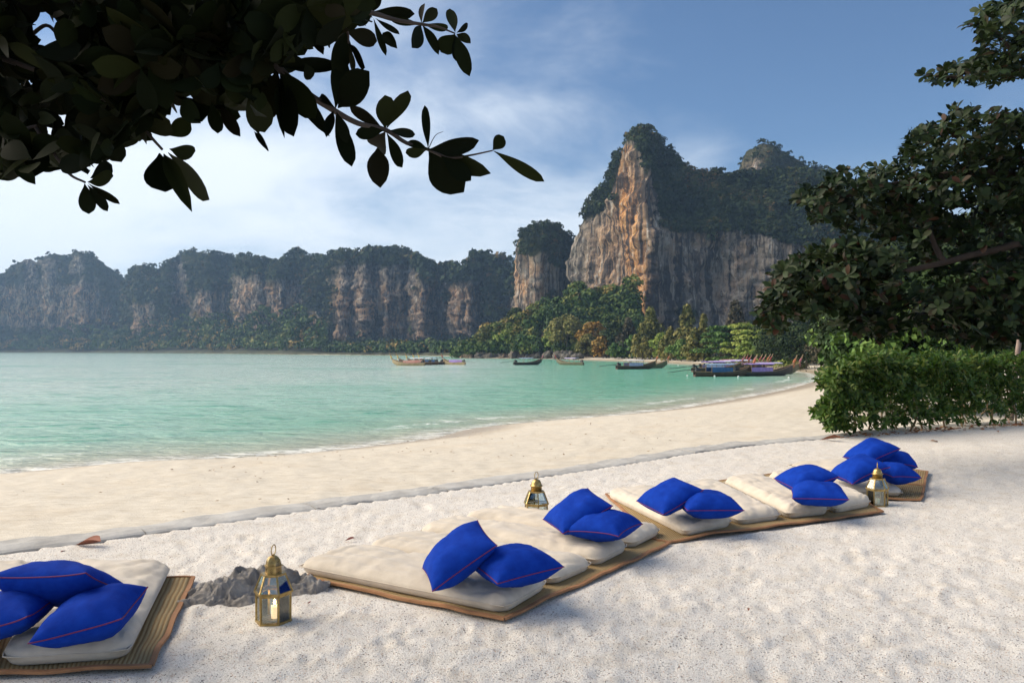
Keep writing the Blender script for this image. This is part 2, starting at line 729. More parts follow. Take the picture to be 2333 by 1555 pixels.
# level spots where mats and lanterns stand
under = (~inn) & (dk < 0.17)
z = np.where(inn, dip * near + (0.026 + dip * 0.25) * (1 - near), np.where(under, 0.0, -0.75))
TER_FLAT = []
gravel_q, gravel_z, gravel_n, gravel_in, gravel_dk = q, z, (nr, na), inn, dk

# --- beach
bm_ = Mat('beach_sand')
co = bm_.coord()
t1 = bm_.noise(co, 0.55, 6, 0.6)
t2 = bm_.noise(bm_.coord(scale=(1, 2.2, 1)), 3.0, 5, 0.6)
t3 = bm_.noise(co, 55, 2, 0.7)
col = bm_.ramp(t2, [(0.25, (0.51, 0.45, 0.355)), (0.5, (0.64, 0.58, 0.48)), (0.8, (0.72, 0.665, 0.565))])
col = bm_.mix(bm_.rng(t3, 0.60, 0.72, 0, 0.45), col, (0.36, 0.27, 0.18, 1))
col = bm_.mix(bm_.rng(t1, 0.5, 0.72, 0, 0.4), col, (0.60, 0.50, 0.37, 1))
wetd = bm_.math('ADD', bm_.attr('shore'), bm_.math('MULTIPLY', bm_.noise(co, 0.35, 4), -2.2))
wet = bm_.rng(wetd, 3.2, -0.2)
col = bm_.mix(wet, col, (0.42, 0.345, 0.25, 1))
far_scrub = bm_.rng(bm_.attr('inland'), 20, 34)
col = bm_.mix(far_scrub, col, (0.05, 0.06, 0.02, 1))
bm_.p(col=col, rough=bm_.rng(wet, 0, 1, 0.95, 0.35), spec=0.25,
      normal=bm_.bump(bm_.math('ADD', t2, bm_.math('MULTIPLY', t3, 0.3)), 0.6, 0.05))
XY, nr, na = polar(4.0, 3000, 300, 340, 42, 22)
q = XY.reshape(-1, 2)
sd = shore_d(q)
z = land_z(q)
p3 = np.column_stack([q, np.zeros(len(q))])
z += np.where(sd > 0.6, (fbm(p3 * [0.5, 0.9, 1], 3, 41) * 0.06 + fbm(p3 * [1.6, 2.6, 1], 3, 43) * 0.05) * np.clip((sd - 0.6) / 3, 0, 1), 0)
kin = inside(q, TERRACE)
dk = seg_dist(q, KB)
z = np.where(kin, z - np.clip(dk / 0.3, 0, 1) * 1.2, z)
inland = np.where(q[:, 1] > 60, sd, 0) * (sd > 0)
me = mesh_np('beach', np.column_stack([q, z]), grid_faces(nr, na), bm_.m, True, {'shore': sd, 'inland': inland})
new_obj('beach', me, kind='structure', label='cream sand beach curving round the bay')

# --- sea
sm = Mat('sea_water')
geo = sm.geo('Position')
mp = sm.node('ShaderNodeMapping')
mp.inputs['Rotation'].default_value = (0, 0, R(-12))
mp.inputs['Scale'].default_value = (0.45, 1.0, 1.0)
sm.l.new(geo, mp.inputs[0])
w1 = sm.noise(mp.outputs[0], 0.55, 4, 0.6, 0.4)
w2 = sm.noise(mp.outputs[0], 2.1, 5, 0.62, 0.3)
w3 = sm.noise(mp.outputs[0], 0.035, 3, 0.5)
dep = sm.attr('depth')
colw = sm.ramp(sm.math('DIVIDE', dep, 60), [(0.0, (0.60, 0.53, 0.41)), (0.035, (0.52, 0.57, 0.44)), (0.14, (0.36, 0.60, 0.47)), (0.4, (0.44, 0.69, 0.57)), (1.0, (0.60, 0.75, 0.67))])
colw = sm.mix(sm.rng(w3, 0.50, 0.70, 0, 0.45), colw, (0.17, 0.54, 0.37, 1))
colw = sm.mix(sm.math('MULTIPLY', sm.rng(sm.math('ADD', sm.math('MULTIPLY', w1, 0.5), sm.math('MULTIPLY', w2, 0.5)), 0.52, 0.61, 0, 0.8), sm.rng(dep, 2, 12)), colw, (0.06, 0.40, 0.25, 1))  # wavelet faces that reflect less sky, painted as dark green dashes
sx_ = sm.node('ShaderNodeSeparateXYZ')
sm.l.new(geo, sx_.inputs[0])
colw = sm.mix(sm.math('MULTIPLY', sm.rng(sx_.outputs[0], -12, 16, 0, 0.7), sm.rng(dep, 3, 16)), colw, (0.10, 0.46, 0.29, 1))  # sky glare fading along +X, painted as base colour from pale to emerald
wob = sm.noise(mp.outputs[0], 0.5, 5, 0.6)
sd_ = sm.math('ADD', dep, sm.math('MULTIPLY', sm.math('SUBTRACT', wob, 0.5), 3.0))
lace = sm.noise(mp.outputs[0], 3.2, 5, 0.65, 0.6)
edge = sm.math('MULTIPLY', sm.rng(sd_, 1.9, 0.1, 0, 0.85), sm.rng(lace, 0.40, 0.60))
band = sm.math('MULTIPLY', sm.rng(sm.math('ABSOLUTE', sm.math('SUBTRACT', sd_, 3.4)), 0.7, 0.1), sm.rng(lace, 0.46, 0.60))
patch = sm.rng(sm.noise(geo, 0.045, 2, 0.5), 0.44, 0.56)
foam = sm.math('MAXIMUM', edge, sm.math('MULTIPLY', band, patch))
colw = sm.mix(foam, colw, (0.82, 0.83, 0.80, 1))
hgt = sm.math('ADD', sm.math('MULTIPLY', w1, 1.0), sm.math('MULTIPLY', w2, 0.42))
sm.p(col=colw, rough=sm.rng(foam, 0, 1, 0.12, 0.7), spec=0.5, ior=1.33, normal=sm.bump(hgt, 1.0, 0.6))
XY, nr, na = polar(14, 3000, 330, 330, 44, 8)
q = XY.reshape(-1, 2)
sd = shore_d(q)
p3 = np.column_stack([q, np.zeros(len(q))])
zz = SEA + np.where(sd < 0, 1, 0) * (fbm(p3 * [0.22, 0.5, 1], 2, 55) * 0.05) * np.clip(-sd / 4, 0, 1)
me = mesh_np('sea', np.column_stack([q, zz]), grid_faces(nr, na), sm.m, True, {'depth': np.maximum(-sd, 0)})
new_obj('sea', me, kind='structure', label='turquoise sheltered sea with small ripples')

# --- low concrete kerb between gravel and beach
km = Mat('kerb_concrete')
co = km.coord()
n1 = km.noise(co, 3.0, 6, 0.65)
n2 = km.noise(co, 26, 4, 0.6)
kc = km.ramp(n1, [(0.3, (0.38, 0.365, 0.34)), (0.55, (0.50, 0.485, 0.455)), (0.75, (0.58, 0.565, 0.535))])
kc = km.mix(km.rng(km.noise(co, 1.3, 7, 0.7), 0.60, 0.70, 0, 0.55), kc, (0.20, 0.18, 0.155, 1))
km.p(col=kc, rough=0.9, spec=0.2, normal=km.bump(km.math('ADD', n1, km.math('MULTIPLY', n2, 0.4)), 0.6, 0.02))
kroot = empty('kerb_wall', tuple(KERB[0]), 'low weathered concrete kerb dividing white gravel from the beach sand', 'wall')
acc, seg_pts = 0.0, [KERB[0]]
for i in range(1, len(KERB)):
    acc += (KERB[i] - KERB[i - 1]).length
    seg_pts.append(KERB[i])
    if acc > 1.55 or i == len(KERB) - 1:
        sp = smooth_path(seg_pts, 2) if len(seg_pts) > 1 else seg_pts
        lift = random.uniform(-0.008, 0.012)
        prof = [(0.0, -0.5), (0.0, 0.020), (0.03, 0.032), (0.12, 0.042), (0.28, 0.042), (0.39, 0.036), (0.42, 0.01), (0.43, -0.55)]
        V = []
        m = len(sp)
        for j, p in enumerate(sp):
            d = (sp[min(j + 1, m - 1)] - sp[max(j - 1, 0)])
            d.z = 0
            d.normalize()
            nrm = Vector((-d.y, d.x, 0))
            e = 0.008 * (1 if j == 0 else (-1 if j == m - 1 else 0))
            for (o_, h) in prof:
                w = perlin(np.array([[p.x * 2.2 + o_ * 6, p.y * 2.2, h * 4]]), 5)[0] * 0.05 + perlin(np.array([[p.x * 7 + o_ * 9, p.y * 7, h * 9]]), 6)[0] * 0.022
                V.append(p + d * e + nrm * (o_ * random.uniform(0.97, 1.03) + w * 0.8) + Vector((0, 0, h + (lift + w * 0.35 if h > 0 else 0))))
        k = len(prof)
        F = [(a * k + b, (a + 1) * k + b, (a + 1) * k + b + 1, a * k + b + 1) for a in range(m - 1) for b in range(k - 1)]
        F += [tuple(range(k)), tuple((m - 1) * k + b for b in range(k))[::-1]]
        mb = MB().add(V, F)
        mb.build('kerb_segment', km.m, kroot, inv=True)
        acc, seg_pts = 0.0, [KERB[i]]

# ================================================================ cliffs
def rock_mat(name, orange=1.0, light=1.0, zs=1.0):
    m = Mat(name)
    g = m.geo('Position')

    def mapped(s):
        n = m.node('ShaderNodeMapping')
        n.inputs['Scale'].default_value = s
        m.l.new(g, n.inputs[0])
        return n.outputs[0]
    st = m.noise(mapped((1, 1, 0.07 * zs)), 0.22, 6, 0.66, 0.6)
    st2 = m.noise(mapped((1, 1, 0.05 * zs)), 0.5, 5, 0.62, 0.3)
    hol = m.noise(mapped((1, 1, 0.45)), 0.11, 6, 0.7, 1.6)
    pat = m.noise(mapped((1, 1, 0.5)), 0.035, 5, 0.6, 0.6)
    fin = m.noise(g, 0.5, 6, 0.65)
    c = m.ramp(pat, [(0.30, tuple(x * light for x in (0.20, 0.18, 0.155))), (0.5, tuple(x * light for x in (0.34, 0.29, 0.235))), (0.72, tuple(x * light for x in (0.48, 0.41, 0.325)))])
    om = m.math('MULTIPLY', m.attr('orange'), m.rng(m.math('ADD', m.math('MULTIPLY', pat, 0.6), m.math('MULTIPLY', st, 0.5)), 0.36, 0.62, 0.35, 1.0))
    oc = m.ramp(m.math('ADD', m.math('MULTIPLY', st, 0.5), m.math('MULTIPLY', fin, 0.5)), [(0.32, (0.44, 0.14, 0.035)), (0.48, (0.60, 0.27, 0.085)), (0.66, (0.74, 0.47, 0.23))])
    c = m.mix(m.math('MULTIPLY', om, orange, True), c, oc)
    c = m.mix(m.rng(st2, 0.54, 0.66, 0, 0.75), c, (0.66, 0.61, 0.54, 1))
    c = m.mix(m.rng(st, 0.56, 0.43, 0, 0.9), c, (0.045, 0.042, 0.042, 1))
    c = m.mix(m.rng(fin, 0.44, 0.32, 0, 0.7), c, (0.07, 0.06, 0.052, 1))
    c = m.mix(m.rng(hol, 0.40, 0.32, 0, 0.85), c, (0.05, 0.043, 0.038, 1))  # shade of pits and small caves painted as dark patches
    c = m.mix(m.attr('moss_cave'), c, m.ramp(fin, [(0.3, (0.018, 0.026, 0.010)), (0.6, (0.05, 0.056, 0.018)), (0.8, (0.10, 0.075, 0.03))]))
    m.p(col=c, rough=0.95, spec=0.15, normal=m.bump(m.math('ADD', m.math('ADD', fin, hol), m.math('MULTIPLY', st, 1.2)), 1.0, 2.6))
    return m.m


ROCK = rock_mat('limestone')
FARROCK = rock_mat('limestone_far', 1.0, 0.7, 4.0)
VEG = leaf_mat('cliff_scrub', [(0.0, (0.011, 0.020, 0.007)), (0.35, (0.022, 0.038, 0.012)), (0.65, (0.038, 0.056, 0.017)), (0.85, (0.066, 0.068, 0.022)), (0.97, (0.14, 0.088, 0.034))], 0.8, 0, 0.15)
JUN = leaf_mat('slope_jungle_leaf', [(0.0, (0.018, 0.042, 0.010)), (0.35, (0.045, 0.088, 0.018)), (0.6, (0.10, 0.14, 0.028)), (0.8, (0.18, 0.175, 0.036)), (0.96, (0.30, 0.19, 0.055))], 0.7, 0, 0.2)


def cliff(name, px, base_py, top_py, Ypath, back, rim=None, rim_k=0.6, nv=90, amp=1.0, orange=None, moss_cave=None, mat=None, seed=0, lean=0.03, wrap=70, label=None):
    """rock wall: columns follow a plan path (picture x and depth), rows rise from base to skyline, then
    roll back over the top; returns the displaced vertices with their picture positions"""
    px = np.asarray(px, float)
    n = len(px)
    v = np.linspace(0, 1, nv)[:, None]
    py = base_py[None] + (top_py - base_py)[None] * v
    Y0 = np.broadcast_to(Ypath[None], py.shape)
    ppm = FPX / Y0
    hgt = (base_py[None] - py) / ppm
    rimh = ((base_py - rim) / (FPX / Ypath))[None] if rim is not None else 1e9
    Y = Y0 + lean * hgt + rim_k * np.maximum(0, hgt - rimh)
    X = (px[None] - CX) * Y / FPX
    Z = CAMZ - (py - HZ) * Y / FPX
    PX, PY = np.broadcast_to(px[None], py.shape), py
    nb = 8
    for k in range(1, nb + 1):
        t = k / nb
        Y = np.vstack([Y, Y[nv - 1:nv] + back * t])
        X = np.vstack([X, X[nv - 1:nv] * (1 + 0.02 * t)])
        Z = np.vstack([Z, Z[nv - 1:nv] * (1 - 0.75 * t ** 1.7)])
        PX = np.vstack([PX, px[None]])
        PY = np.vstack([PY, top_py[None] + 30 * t])
    nw = 8
    for side in (0, 1):
        cX, cY, cZ = (X[:, :1], Y[:, :1], Z[:, :1]) if side == 0 else (X[:, -1:], Y[:, -1:], Z[:, -1:])
        ex = []
        for k in range(1, nw + 1):
            t = k / nw
            ex.append((cX + (1 if side == 0 else -1) * wrap * 0.25 * t * t + cX * wrap * t / cY, cY + wrap * t, cZ * (1 - 0.1 * t)))
        ex = ex[::-1] if side == 0 else ex
        bX, bY, bZ = [np.hstack([e[i] for e in ex]) for i in range(3)]
        far = np.full(bX.shape, -9999.0)
        if side == 0:
            X, Y, Z, PX, PY = np.hstack([bX, X]), np.hstack([bY, Y]), np.hstack([bZ, Z]), np.hstack([far, PX]), np.hstack([far, PY])
        else:
            X, Y, Z, PX, PY = np.hstack([X, bX]), np.hstack([Y, bY]), np.hstack([Z, bZ]), np.hstack([PX, far]), np.hstack([PY, far])
    pts = np.stack([X, Y, Z], -1)
    # horizontal outward direction of each column
    tx = np.gradient(X[2])
    ty = np.gradient(Y[2])
    ln = np.hypot(tx, ty) + 1e-6
    ox, oy = ty / ln, -tx / ln
    q_ = pts * [1, 1, 0.06 if amp < 1.5 else 0.3]
    flute = 1 - np.abs(perlin(q_ / 7.0, seed)) * 2
    d = amp * (fbm(pts / [34, 34, 46], 3, seed + 1) * 9 + flute * 2.2 + fbm(pts / [9, 9, 14], 3, seed + 2) * 3.4 + fbm(pts / 2.8, 2, seed + 3) * 1.3 - np.abs(perlin(pts / [4.2, 4.2, 30], seed + 6)) * 3.2 + np.abs(fbm(pts / [26, 26, 9], 2, seed + 7)) * 5.0)
    top = np.zeros(pts.shape[0])
    top[:nv] = 1 - np.clip((np.arange(nv) / nv - 0.9) * 10, 0, 1) * 0.6
    top[nv:] = 0.3
    d = d * top[:, None]
    pts[..., 0] += ox[None] * d
    pts[..., 1] += oy[None] * d
    pts[nv - 6:, :, 2] += (fbm(pts[nv - 6:] / [6, 6, 30], 2, seed + 4) * 2.2 * amp)
    pts[0, :, 2] = np.minimum(pts[0, :, 2], SEA - 1.5)
    nrw, ncl = X.shape
    g = np.random.default_rng(seed)
    nz = fbm(pts / 18.0, 3, seed + 8)
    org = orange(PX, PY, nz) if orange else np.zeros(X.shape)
    mos = moss_cave(PX, PY, nz) if moss_cave else np.zeros(X.shape)
    mos = np.where(PX < -9000, 0.8, mos)
    me = mesh_np(name, pts.reshape(-1, 3), grid_faces(nrw, ncl), mat or ROCK, True, {'orange': np.clip(org, 0, 1), 'moss_cave': np.clip(mos, 0, 1)})
    new_obj(name, me, kind='structure', label=label)
    return pts, PX, PY, mos


def scrub(name, parts, n, rad, k, size, seed, label, mat=VEG, thr=0.45, stretch=1.0):
    """clumps of trees and scrub on the mossy parts of cliffs, one uncounted mass"""
    g = np.random.default_rng(seed)
    cen = []
    for (pts, PX, PY, mos), share in parts:
        idx = np.argwhere(mos > thr)
        w = np.clip(mos[idx[:, 0], idx[:, 1]], 0, 1) ** 2
        # spacing in metres grows with grid, weight by cell size
        pick = idx[g.choice(len(idx), int(n * share), p=w / w.sum())]
        cen.append(pts[pick[:, 0], pick[:, 1]] + g.normal(size=(len(pick), 3)) * [0.8, 0.6, 0.6])
    cen = np.vstack(cen)
    r = g.uniform(rad[0], rad[1], len(cen)) * (0.7 + 0.6 * g.random(len(cen)) ** 2)
    tn = np.clip(fbm(cen / 25.0, 2, seed + 3) * 0.9 + 0.38 + g.normal(size=len(cen)) * 0.14, 0, 0.97)
    me = puff_mesh(name, cen + np.column_stack([np.zeros(len(cen)), -r * 0.25, r * 0.25]), r, k, r * size, mat, seed, tints=tn, tvar=0.07, stretch=stretch)
    new_obj(name, me, kind='stuff', label=label)


def lerp_tab(x, tab):
    t = np.array(tab, float)
    return np.interp(x, t[:, 0], t[:, 1])


# --- the great cliff: sunlit face, arete, long shaded wall
sky_main = [(1303, 576), (1320, 536), (1335, 490), (1339, 459), (1382, 425), (1394, 379), (1406, 357), (1419, 345), (1431, 311), (1453, 294), (1477, 295), (1502, 317), (1511, 342),
            (1542, 360), (1570, 385), (1589, 400), (1619, 396), (1635, 390), (1650, 403), (1675, 399), (1695, 396), (1750, 392), (1800, 390), (1870, 395), (2000, 430), (2150, 500), (2333, 560)]
cx_ = np.concatenate([np.linspace(1303, 1480, 110), np.linspace(1482, 1900, 190), np.linspace(1906, 2333, 60)])
ypath = lerp_tab(cx_, [(1303, 545), (1340, 530), (1400, 500), (1440, 478), (1470, 462), (1485, 462), (1530, 470), (1620, 472), (1760, 462), (1900, 450), (2333, 420)])
top_ = lerp_tab(cx_, sky_main)
rim_ = lerp_tab(cx_, [(1303, 500), (1335, 430), (1380, 400), (1420, 330), (1453, 305), (1475, 330), (1484, 470), (1500, 520), (1560, 526), (1690, 528), (1740, 540), (1850, 562), (2000, 590), (2333, 640)])
rim_ = np.maximum(rim_, top_ + 4)
ARETE = 1474


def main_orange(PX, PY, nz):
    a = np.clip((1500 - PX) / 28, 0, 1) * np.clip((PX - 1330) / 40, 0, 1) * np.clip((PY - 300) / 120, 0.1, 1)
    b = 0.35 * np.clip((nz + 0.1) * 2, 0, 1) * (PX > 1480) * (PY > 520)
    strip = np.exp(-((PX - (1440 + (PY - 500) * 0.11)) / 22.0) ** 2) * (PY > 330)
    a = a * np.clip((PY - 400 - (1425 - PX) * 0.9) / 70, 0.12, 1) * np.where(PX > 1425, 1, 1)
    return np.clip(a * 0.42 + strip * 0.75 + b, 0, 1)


def main_moss_cave(PX, PY, nz):
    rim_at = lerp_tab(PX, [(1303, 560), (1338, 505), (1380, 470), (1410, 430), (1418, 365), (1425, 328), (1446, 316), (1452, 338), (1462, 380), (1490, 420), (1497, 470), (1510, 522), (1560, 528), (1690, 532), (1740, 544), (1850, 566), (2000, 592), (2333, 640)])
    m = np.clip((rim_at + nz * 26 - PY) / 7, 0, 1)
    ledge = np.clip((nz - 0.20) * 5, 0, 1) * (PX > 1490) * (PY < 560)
    cave = np.exp(-((PX - 1560) / 42.0) ** 2 - ((PY - 715) / 34.0) ** 2) * 1.1 * (PX > 1490)  # cave shade painted on with the dark moss colour; the mesh has no hollow
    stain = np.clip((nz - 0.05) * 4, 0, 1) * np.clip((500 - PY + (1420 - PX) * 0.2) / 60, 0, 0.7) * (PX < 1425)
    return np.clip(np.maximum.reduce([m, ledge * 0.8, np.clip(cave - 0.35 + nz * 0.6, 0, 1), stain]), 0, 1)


big_cliff = cliff('limestone_cliff', cx_, np.full(len(cx_), 806.0), top_, ypath, 150, rim_, 0.75, 170, 1.0, main_orange, main_moss_cave, ROCK, 3, 0.02, 110,
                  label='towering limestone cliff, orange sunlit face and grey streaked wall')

# second peak behind the wall
sx = np.linspace(1680, 2060, 90)
st_ = lerp_tab(sx, [(1680, 420), (1692, 392), (1695, 370), (1706, 345), (1734, 323), (1761, 331), (1792, 346), (1832, 370), (1876, 386), (1930, 420), (2060, 520)])
peak2 = cliff('limestone_peak', sx, np.full(len(sx), 560.0), st_, lerp_tab(sx, [(1680, 640), (1720, 610), (1760, 600), (1900, 620), (2060, 680)]), 120, st_ + 60, 0.5, 50, 1.1,
              lambda a, b, c: np.zeros(a.shape) + 0.15, lambda PX, PY, nz: np.clip(1.0 - np.exp(-((PX - 1722) / 16.0) ** 2 - ((PY - 392) / 24.0) ** 2) * 1.2 + nz * 0.5, 0, 1), ROCK, 13, 0.15, 80,
              label='rounded scrub-covered peak rising behind the great cliff')

# pinnacle beside it
sx = np.linspace(1179, 1306, 80)
st_ = lerp_tab(sx, [(1179, 556), (1183, 540), (1190, 526), (1226, 510), (1251, 506), (1277, 516), (1292, 534), (1306, 552)])
pin = cliff('limestone_pinnacle', sx, np.full(len(sx), 800.0), st_, lerp_tab(sx, [(1179, 600), (1195, 575), (1225, 560), (1270, 565), (1306, 600)]), 70, st_ + 40, 0.35, 110, 0.8,
            lambda PX, PY, nz: np.clip((1260 - PX) / 60, 0, 1) * np.clip((nz + 0.15) * 2.5, 0, 0.75),
            lambda PX, PY, nz: np.clip(np.maximum((575 + (PX - 1179) * 0.35 + nz * 60 - PY) / 10, (nz - 0.12) * 4 * (PX > 1235)), 0, 1), ROCK, 23, 0.0, 60,
            label='narrow limestone pinnacle with scrub cap beside the great cliff')
scrub('cliff_scrub_foliage', [(big_cliff, 0.74), (peak2, 0.17), (pin, 0.09)], 8500, (1.3, 3.3), 34, 0.30, 77, 'dark scrub and small trees covering the cliff tops')

# --- far range of cliffs across the bay
far_sky = [(-220, 640), (-100, 600), (0, 615), (31, 592), (67, 581), (82, 587), (123, 570), (152, 579), (177, 567), (216, 576), (237, 592), (267, 605), (288, 617), (298, 599), (324, 592), (350, 599), (360, 607),
           (391, 581), (432, 562), (463, 569), (514, 574), (540, 584), (553, 579), (576, 575), (612, 587), (640, 584), (664, 567), (694, 574), (720, 579), (746, 584), (761, 572), (802, 576), (844, 563),
           (885, 566), (941, 576), (977, 594), (1003, 602), (1029, 594), (1060, 597), (1075, 579), (1106, 576), (1137, 584), (1163, 602), (1230, 620)]
far_sky = [(x, y + 6 + max(0, y - 578) * 0.35) for x, y in far_sky]
bare = [(0, 92, 655, 735), (100, 215, 650, 745), (235, 250, 700, 730), (310, 345, 700, 755), (400, 425, 610, 690), (452, 530, 668, 715), (545, 585, 640, 770), (455, 480, 740, 780), (592, 690, 650, 750), (690, 720, 720, 770),
        (775, 945, 612, 765), (955, 1015, 655, 770), (1028, 1092, 650, 765), (1160, 1192, 690, 760), (60, 80, 590, 640), (105, 125, 600, 650), (175, 190, 595, 620)]


def far_moss(PX, PY, nz):
    m = np.ones(PX.shape)
    for x0, x1, y0, y1 in bare:
        d = np.maximum.reduce([(x0 - PX) / 12.0, (PX - x1) / 12.0, (y0 - PY) / 14.0, (PY - y1) / 18.0])
        m = np.minimum(m, np.clip(d - 0.05 + nz * 1.6, 0, 1))
    return m


def far_orange(PX, PY, nz):
    return np.clip(0.28 + nz * 1.0, 0, 0.7) * np.clip((PY - 610) / 60, 0, 1)


massifs = [('-', -220, 292, 1430, 1330, 'hazy far headland of twin humps above the open bay'),
           ('-', 280, 552, 1230, 1120, 'hazy domed cliff in the middle of the far range'),
           ('-', 538, 768, 1030, 960, 'scrubby far cliff with overhanging tan caves'),
           ('-', 750, 1012, 860, 830, 'broad tan cliff face above the far palm beach'),
           ('-', 995, 1235, 800, 790, 'far cliff with pale pillars beside the pinnacle')]
fpts = []
for i, (_, x0, x1, ya, yb, lab) in enumerate(massifs):
    sx = np.linspace(x0, x1, int((x1 - x0) / 2.2))
    tp = lerp_tab(sx, far_sky)
    e = np.minimum(sx - x0, x1 - sx)
    tp = tp + np.clip(1 - e / 14, 0, 1) * 26
    yp = np.interp(sx, [x0, x1], [ya, yb]) + np.clip(1 - e / 40, 0, 1) ** 2 * 60 + fbm(np.column_stack([sx / 55, sx * 0, sx * 0 + i]), 2, 60 + i) * 60
    fpts.append((cliff('far_cliff', sx, np.full(len(sx), 803.5), tp, yp, 120, tp + 45, 0.5, 90, 1.7, far_orange, far_moss, FARROCK, 101 + i * 9, 0.10, 90, label=lab), 0.2))
scrub('far_scrub_foliage', fpts, 7500, (3.2, 6.2), 20, 0.40, 91, 'dark jungle covering the far cliffs', thr=0.4)
sx = np.linspace(1040, 1330, 40)
cliff('far_hill', sx, np.full(len(sx), 790.0), lerp_tab(sx, [(1040, 640), (1130, 592), (1160, 584), (1200, 590), (1300, 600), (1330, 620)]), np.full(len(sx), 1900.0), 200, None, 0, 24, 2.0, None,
      lambda a, b, c: np.ones(a.shape), FARROCK, 201, 0.8, 60, label='distant blue forested ridge behind the pinnacle')

# forested apron at the foot of the far cliffs
g = np.random.default_rng(303)
cen, rad = [], []
for k in range(2100):
    x = g.uniform(-150, 1085)
    wy = lerp_tab(x, [(-150, 1345), (0, 1345), (200, 1227), (360, 1085), (550, 845), (669, 712), (800, 645), (950, 565), (1055, 500), (1090, 480)])
    t = g.random() ** 1.3
    inl = 10 + t * (60 if x > 700 else 95)
    slope = 0.05 if x > 740 else 0.38
    Yq = wy + inl
    cen.append(((x - CX) * Yq / FPX, Yq, SEA + 2.5 + inl * slope * g.uniform(0.6, 1.2) + g.uniform(0, 3)))
    rad.append(g.uniform(3.0, 6.0) * (1.0 if x < 700 else 0.9))
cen, rad = np.array(cen), np.array(rad)
tn = np.clip(0.35 + fbm(cen / 40.0, 2, 5) * 0.9 + g.normal(size=len(cen)) * 0.12, 0, 0.95)
new_obj('far_shore_forest', puff_mesh('far_shore_forest', cen, rad, 40, rad * 0.27, JUN, 31, tints=tn, tvar=0.07), kind='stuff', label='hazy forest and palms along the far shore')
# terrain under that apron
ax = np.linspace(-260, 1090, 150)
rows = []
for inl, zz in ((2, -2.3), (9, 0.3), (50, 5), (120, 14), (220, 24)):
    wy = lerp_tab(ax, [(-150, 1345), (0, 1345), (200, 1227), (360, 1085), (550, 845), (669, 712), (800, 645), (950, 565), (1055, 500), (1090, 480)])
    Yq = wy + inl
    f_ = np.where(ax > 720, 0.35, 1.0)
    rows.append(np.column_stack([(ax - CX) * Yq / FPX, Yq, np.where(zz < 0, zz, zz * f_)]))
AP = np.array(rows)
apm = simple('apron_soil', (0.045, 0.05, 0.022), 0.95, 0.4, 0.05)
new_obj('far_slope', mesh_np('far_slope', AP.reshape(-1, 3), grid_faces(5, len(ax)), apm, True), kind='structure', label='forested foot of the far cliffs')

# --- jungle slope below the sunlit face
slope_top = [(1062, 806), (1080, 791), (1098, 764), (1116, 744), (1147, 732), (1188, 721), (1229, 692), (1260, 690), (1287, 676), (1303, 653), (1318, 638), (1330, 668), (1361, 660), (1386, 650), (1400, 658), (1426, 648), (1436, 626), (1444, 624), (1450, 676), (1456, 730), (1480, 760)]
sx = np.linspace(1062, 1480, 150)
tp = lerp_tab(sx, slope_top) + 8
jy = lerp_tab(sx, [(1062, 392), (1100, 380), (1180, 368), (1250, 360), (1313, 350), (1400, 345), (1480, 340)])
nz_tp = (811 - tp)


def jungle_moss(PX, PY, nz):
    b = np.exp(-((PX - 1236) / 13.0) ** 2 - ((PY - 762) / 26.0) ** 2) + 0.8 * np.exp(-((PX - 1312) / 9.0) ** 2 - ((PY - 748) / 13.0) ** 2)
    b = b + np.clip((PY - 803) / 5, 0, 1)
    return np.clip(1.1 - b * 1.7, 0, 1)


jungle = cliff('jungle_slope', sx, np.full(len(sx), 816.0), tp, jy, 40, None, 0, 60, 0.7, lambda a, b, c: np.full(a.shape, 0.25), jungle_moss, ROCK, 47, 1.15, 30, label='steep jungle slope under the sunlit cliff face')
scrub('slope_jungle_foliage', [(jungle, 1.0)], 1700, (1.5, 4.0), 80, 0.20, 49, 'dense jungle of mixed greens on the slope above the rocks', JUN, 0.5)
# ================================================================ trees along the far beach
BARK = simple('bark', (0.11, 0.085, 0.06), 0.9, 0.35, 4.0, 0.02)


def stops(*cols):
    n = len(cols)
    return [(i / max(n - 1, 1) * 0.98, c) for i, c in enumerate(cols)]


TM = {
    'olive': leaf_mat('olive_needles', stops((0.05, 0.062, 0.015), (0.115, 0.122, 0.030), (0.18, 0.172, 0.046), (0.24, 0.205, 0.065)), 0.75, 0, 0.2),
    'green': leaf_mat('green_leaves', stops((0.026, 0.066, 0.012), (0.060, 0.130, 0.020), (0.11, 0.19, 0.032), (0.15, 0.22, 0.045)), 0.65, 0, 0.3),
    'lime': leaf_mat('lime_leaves', stops((0.07, 0.12, 0.018), (0.15, 0.22, 0.03), (0.24, 0.29, 0.048), (0.31, 0.33, 0.07)), 0.65, 0, 0.3),
    'gold': leaf_mat('golden_leaves', stops((0.10, 0.075, 0.016), (0.22, 0.135, 0.026), (0.34, 0.195, 0.040), (0.40, 0.24, 0.06)), 0.7, 0, 0.2),
    'dark': leaf_mat('dark_leaves', stops((0.010, 0.022, 0.007), (0.020, 0.038, 0.010), (0.034, 0.055, 0.014), (0.05, 0.065, 0.02)), 0.75, 0, 0.2),
    'deep': leaf_mat('deep_green_leaves', stops((0.007, 0.018, 0.004), (0.014, 0.034, 0.007), (0.025, 0.052, 0.011), (0.04, 0.068, 0.015)), 0.7, 0, 0.2),
    'grey': leaf_mat('grey_brown_needles', stops((0.030, 0.030, 0.018), (0.060, 0.055, 0.033), (0.095, 0.083, 0.052), (0.12, 0.10, 0.065)), 0.8, 0, 0.15),
}


